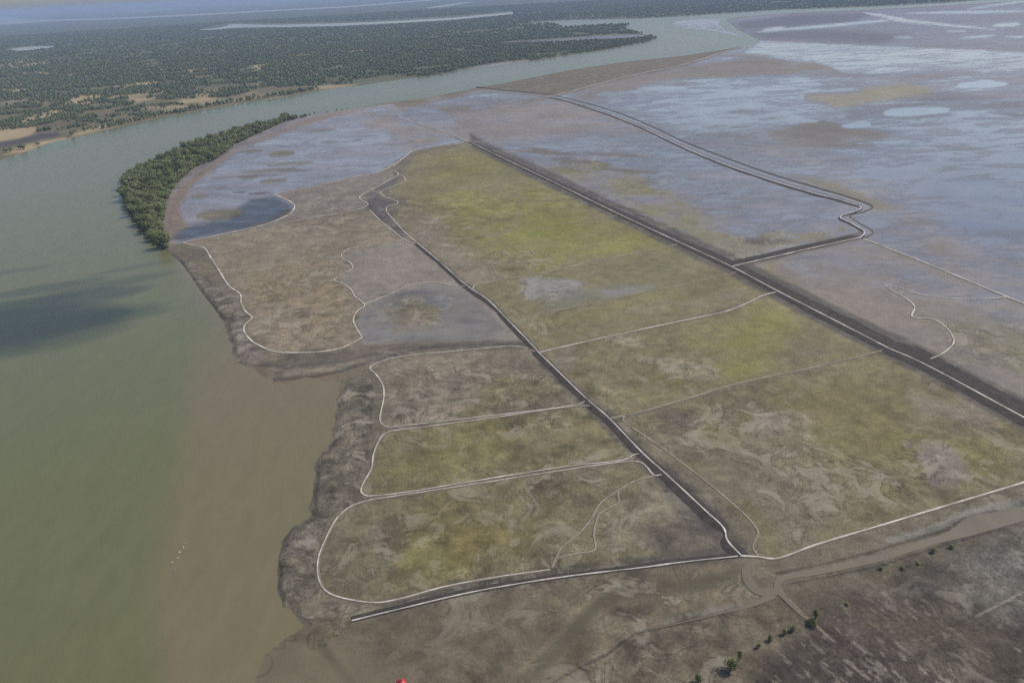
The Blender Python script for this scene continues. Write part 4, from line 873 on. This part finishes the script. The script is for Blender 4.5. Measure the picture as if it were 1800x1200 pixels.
# the rest of the wood: one object that repeats real crowns on points
rest = [(f0[order[n_ind:]], 1.0), (FO[1], 1.25), (FO[2], 1.6)]
P = np.concatenate([np.concatenate([f[:, :2], np.full((len(f), 1), k)], 1) for f, k in rest])
def repeat_crowns(name, label, cat, P, leaf):
    me = bpy.data.meshes.new(name); me.vertices.add(len(P))
    me.vertices.foreach_set('co', P[:, :3].astype(np.float32).ravel())
    at = me.attributes.new('size', 'FLOAT', 'POINT'); at.data.foreach_set('value', P[:, 3].astype(np.float32))
    o_ = bpy.data.objects.new(name, me); col.objects.link(o_); o_['kind'] = 'stuff'; tag(o_, label, cat)
    ng = bpy.data.node_groups.new(name, 'GeometryNodeTree')
    ng.interface.new_socket('Geometry', in_out='INPUT', socket_type='NodeSocketGeometry'); ng.interface.new_socket('Geometry', in_out='OUTPUT', socket_type='NodeSocketGeometry')
    gi = ng.nodes.new('NodeGroupInput'); go = ng.nodes.new('NodeGroupOutput')
    m2p = ng.nodes.new('GeometryNodeMeshToPoints'); iop = ng.nodes.new('GeometryNodeInstanceOnPoints'); j = ng.nodes.new('GeometryNodeGeometryToInstance')
    crowns = {}
    for o in col.objects:
        if o.name.startswith('crown') and o.data.materials[0] == leaf and o.data.name not in crowns: crowns[o.data.name] = o
    for o in crowns.values():
        oi = ng.nodes.new('GeometryNodeObjectInfo'); oi.transform_space = 'ORIGINAL'; oi.inputs['Object'].default_value = o; oi.inputs['As Instance'].default_value = True
        ng.links.new(oi.outputs['Geometry'], j.inputs[0])
    na = ng.nodes.new('GeometryNodeInputNamedAttribute'); na.data_type = 'FLOAT'; na.inputs['Name'].default_value = 'size'
    rot = ng.nodes.new('FunctionNodeRandomValue'); rot.data_type = 'FLOAT_VECTOR'; rot.inputs[0].default_value = (0, 0, 0); rot.inputs[1].default_value = (0, 0, 6.283)
    ng.links.new(gi.outputs[0], m2p.inputs[0]); ng.links.new(m2p.outputs[0], iop.inputs['Points']); ng.links.new(j.outputs[0], iop.inputs['Instance'])
    iop.inputs['Pick Instance'].default_value = True
    ng.links.new(na.outputs['Attribute'], iop.inputs['Scale']); ng.links.new(rot.outputs[0], iop.inputs['Rotation'])
    ng.links.new(iop.outputs[0], go.inputs[0])
    md = o_.modifiers.new('crowns', 'NODES'); md.node_group = ng
repeat_crowns('woodland', 'dense dark green scrub woodland covering the far bank to the horizon', 'woodland',
              np.stack([P[:, 0], P[:, 1], np.full(len(P), LAND_Z-.2), P[:, 2]*rg.uniform(.7, 1.35, len(P))], 1), M_LEAF2)
th = scatter(9000, belt, (x0, y0, x1, y1), d*.42, 8, .6)
repeat_crowns('mangrove_thicket', 'low olive green undergrowth filling the gaps between the belt mangroves', 'thicket',
              np.stack([th[:, 0], th[:, 1], np.full(len(th), -.2), sc0*rg.uniform(.45, .85, len(th))], 1), M_LEAF)

# shrubs by the bay mouth and bushes on the ploughed ground
for i, (u, v, s) in enumerate([(545, 203, .8), (553, 200, .7), (575, 198, .6), (592, 195, .75), (601, 194, .6), (610, 193, .5)]):
    x, y = px_world([(u, v)])[0]
    plant('shore_shrub', scrub, x, y, LAND_Z-.1, s, s, i*1.3, 'low green shrub in the thin row beyond the end of the mangrove belt', 'shrub', 'shrubs beyond the mangrove belt', i)
bush = make_kind(1.7, 2.1, .5, 7, 620, .19, M_LEAF3, 4, 500)
BUSH = [(1284, 1176, 1.35, 1.5, 'largest bright green bush casting a dark shadow on the stubble'), (1299, 1158, .6, 1.2, 'slim dark bush standing just behind the largest green bush'),
        (1226, 1200, 1.0, 1.2, 'green bush on the brown ground before the largest bush'), (1333, 1138, .5, .6, 'small olive shrub at the near end of the shrub row'), (1354, 1126, .7, .7, 'yellow-green shrub in the middle of the short shrub row'),
        (1379, 1115, .65, .7, 'round olive shrub beside the brown shrub in the row'), (1394, 1109, .75, .7, 'brownish shrub at the far end of the short row'), (1428, 1098, .9, .9, 'leafy bush leaning over the small gully'), (1433, 1086, .65, 1.3, 'tall narrow bush behind the leafy gully bush'),
        (1640, 970, .7, .6, 'yellowish shrub on the edge of the brown creek'), (1672, 962, .7, .5, 'dull brown shrub by the wider part of the creek'), (1614, 990, .6, .3, 'low dark shrub on the ploughed edge'), (1548, 1000, .6, .4, 'low brown shrub below the narrow grey creek'), (1586, 1000, .6, .4, 'dark flat shrub next to the low brown one'), (1488, 1062, .6, .3, 'single low dark tussock on reddish ground')]
for i, (u, v, s, szz, lb) in enumerate(BUSH):
    x, y = px_world([(u, v)])[0]
    plant('bush', bush, x, y, LAND_Z-.05, s, szz, i*2.1, lb, 'bush', 'bushes on the stubble', i)

# ------------------------------------------------------------------ white birds resting at the water's edge
mtw, ntw, bsw = newmat('white_feather'); nn_ = noise_node(ntw, N(ntw, 'ShaderNodeNewGeometry').outputs['Position'], 8, 3)
ntw.links.new(mixcol(ntw, nn_.outputs[0], (.62, .60, .55, 1), (.80, .79, .76, 1)), bsw.inputs['Base Color'])
def bird_parts():
    bm = bmesh.new()
    P = [(-.42, .10, .02), (-.30, .30, .10), (-.1, .40, .17), (.1, .42, .16), (.25, .52, .09), (.30, .68, .05), (.30, .80, .05), (.38, .84, .055), (.46, .82, .03), (.60, .78, .008)]
    rings = []
    for x, z, q in P: rings.append([bm.verts.new((x, q*math.cos(t*1.0472), z+q*math.sin(t*1.0472))) for t in range(6)])
    for a, b in zip(rings, rings[1:]):
        for t in range(6): bm.faces.new((a[t], a[(t+1) % 6], b[(t+1) % 6], b[t]))
    bm.faces.new(rings[0][::-1]); bm.faces.new(rings[-1])
    body = bpy.data.meshes.new('body'); bm.to_mesh(body); bm.free(); body.materials.append(mtw)
    legs = []
    for y in (-.07, .07):
        bm = bmesh.new(); bmesh.ops.create_cone(bm, cap_ends=True, segments=5, radius1=.018, radius2=.012, depth=.4, matrix=Matrix.Translation((0, y, .14)))
        lm = bpy.data.meshes.new('leg'); bm.to_mesh(lm); bm.free(); lm.materials.append(M_BARK); legs.append(lm)
    return body, legs
bb, bl = bird_parts()
for i, (u, v, s) in enumerate([(324, 956, 1.0), (323, 962, .9), (316, 971, 1.1), (315, 975, .8), (313, 981, .9), (303, 988, .7), (307, 1002, .8)]):
    x, y = px_world([(u, v)], .1)[0]
    e = bpy.data.objects.new('white_bird', None); col.objects.link(e); e.location = (x, y, max(ground_z(x, y), 0)+.02); e.scale = (.95*s,)*3; e.rotation_euler = (0, 0, i*1.9)
    tag(e, 'white wading bird standing where the mudflat meets the green river', 'bird', 'white birds at the water edge')
    o = bpy.data.objects.new('body', bb); o.parent = e; col.objects.link(o)
    for lm in bl: o = bpy.data.objects.new('leg', lm); o.parent = e; col.objects.link(o)

# ------------------------------------------------------------------ made-up round red body for a red spot of unknown nature
mr, nr_, br = newmat('red_spot_skin'); q = noise_node(nr_, N(nr_, 'ShaderNodeNewGeometry').outputs['Position'], 2, 3)
nr_.links.new(mixcol(nr_, q.outputs[0], (.34, .012, .02, 1), (.46, .02, .03, 1)), br.inputs['Base Color']); br.inputs['Roughness'].default_value = .5
x, y = px_world([(706, 1206)])[0]
fl = bpy.data.objects.new('red_spot', None); col.objects.link(fl); fl.location = (x, y, LAND_Z-.1); tag(fl, 'made-up round red body for an unidentified red spot below the bottom dyke', 'red spot')
bm = bmesh.new(); bmesh.ops.create_uvsphere(bm, u_segments=20, v_segments=12, radius=1.75)
for v in bm.verts: v.co.z = v.co.z*.8+1.3
o = bpy.data.meshes.new('shell'); bm.to_mesh(o); bm.free(); o.materials.append(mr); o.polygons.foreach_set('use_smooth', np.ones(len(o.polygons), bool))
o = bpy.data.objects.new('shell', o); o.parent = fl; col.objects.link(o)
bm = bmesh.new(); bmesh.ops.create_cone(bm, cap_ends=True, segments=12, radius1=.3, radius2=.22, depth=.7, matrix=Matrix.Translation((0, 0, 2.9)))
o = bpy.data.meshes.new('top_stub'); bm.to_mesh(o); bm.free(); o.materials.append(M_BARK)
o = bpy.data.objects.new('top_stub', o); o.parent = fl; col.objects.link(o)

# ------------------------------------------------------------------ thin low clouds up-sun of the river: they shade the water
mc = bpy.data.materials.new('cloud_vapour'); mc.use_nodes = True; ntc = mc.node_tree; ntc.nodes.clear()
pv = ntc.nodes.new('ShaderNodeVolumePrincipled'); oc = ntc.nodes.new('ShaderNodeOutputMaterial')
pv.inputs['Density'].default_value = .016; pv.inputs['Color'].default_value = (1, 1, 1, 1); pv.inputs['Anisotropy'].default_value = .3
ntc.links.new(pv.outputs[0], oc.inputs['Volume'])
CL_Z = 620
for i, (u, v, rx, ry, rz, rt) in enumerate([(20, 575, 62, 38, 44, 12), (110, 530, 58, 22, 30, 20), (190, 500, 50, 13, 16, 25), (-110, 600, 120, 50, 50, 8), (200, 545, 40, 12, 12, 10), (60, 510, 60, 12, 22, 22), (150, 565, 60, 14, 20, 14), (0, 480, 50, 8, 12, 16), (235, 470, 36, 7, 10, 26), (-30, 545, 60, 16, 30, 18)]):
    x, y = px_world([(u, v)], 0)[0]
    bm = bmesh.new(); bmesh.ops.create_icosphere(bm, subdivisions=4, radius=1)
    cv = np.array([v_.co[:] for v_ in bm.verts])
    nn = 1+.30*fbm(cv[:, 0]*10+i*31, cv[:, 1]*10+cv[:, 2]*7, 6, 301+i, 4)
    for v_, k in zip(bm.verts, nn): v_.co = Vector((v_.co.x*rx*k, v_.co.y*ry*k, v_.co.z*rz*k))
    me = bpy.data.meshes.new('cloud'); bm.to_mesh(me); bm.free(); me.materials.append(mc)
    o = bpy.data.objects.new('cloud', me); col.objects.link(o); o['kind'] = 'structure'
    t = CL_Z/SUNV.z; o.location = (x+SUNV.x*t, y+SUNV.y*t, CL_Z); o.rotation_euler = (0, 0, R(rt))

# ------------------------------------------------------------------ haze
mh = bpy.data.materials.new('haze_air'); mh.use_nodes = True; nth = mh.node_tree; nth.nodes.clear()
pv = nth.nodes.new('ShaderNodeVolumePrincipled'); oh = nth.nodes.new('ShaderNodeOutputMaterial')
pv.inputs['Density'].default_value = HAZE_DENSITY; pv.inputs['Color'].default_value = (.41, .51, .72, 1); pv.inputs['Anisotropy'].default_value = .0
nth.links.new(pv.outputs[0], oh.inputs['Volume'])
bm = bmesh.new(); bmesh.ops.create_cube(bm, size=1)
for v in bm.verts: v.co = Vector((v.co.x*170000, v.co.y*170000, -3 if v.co.z < 0 else 260))
me = bpy.data.meshes.new('haze'); bm.to_mesh(me); bm.free(); me.materials.append(mh)
hz = bpy.data.objects.new('haze', me); col.objects.link(hz); hz['kind'] = 'stuff'
tag(hz, 'pale blue haze filling the air over the whole delta', 'haze')
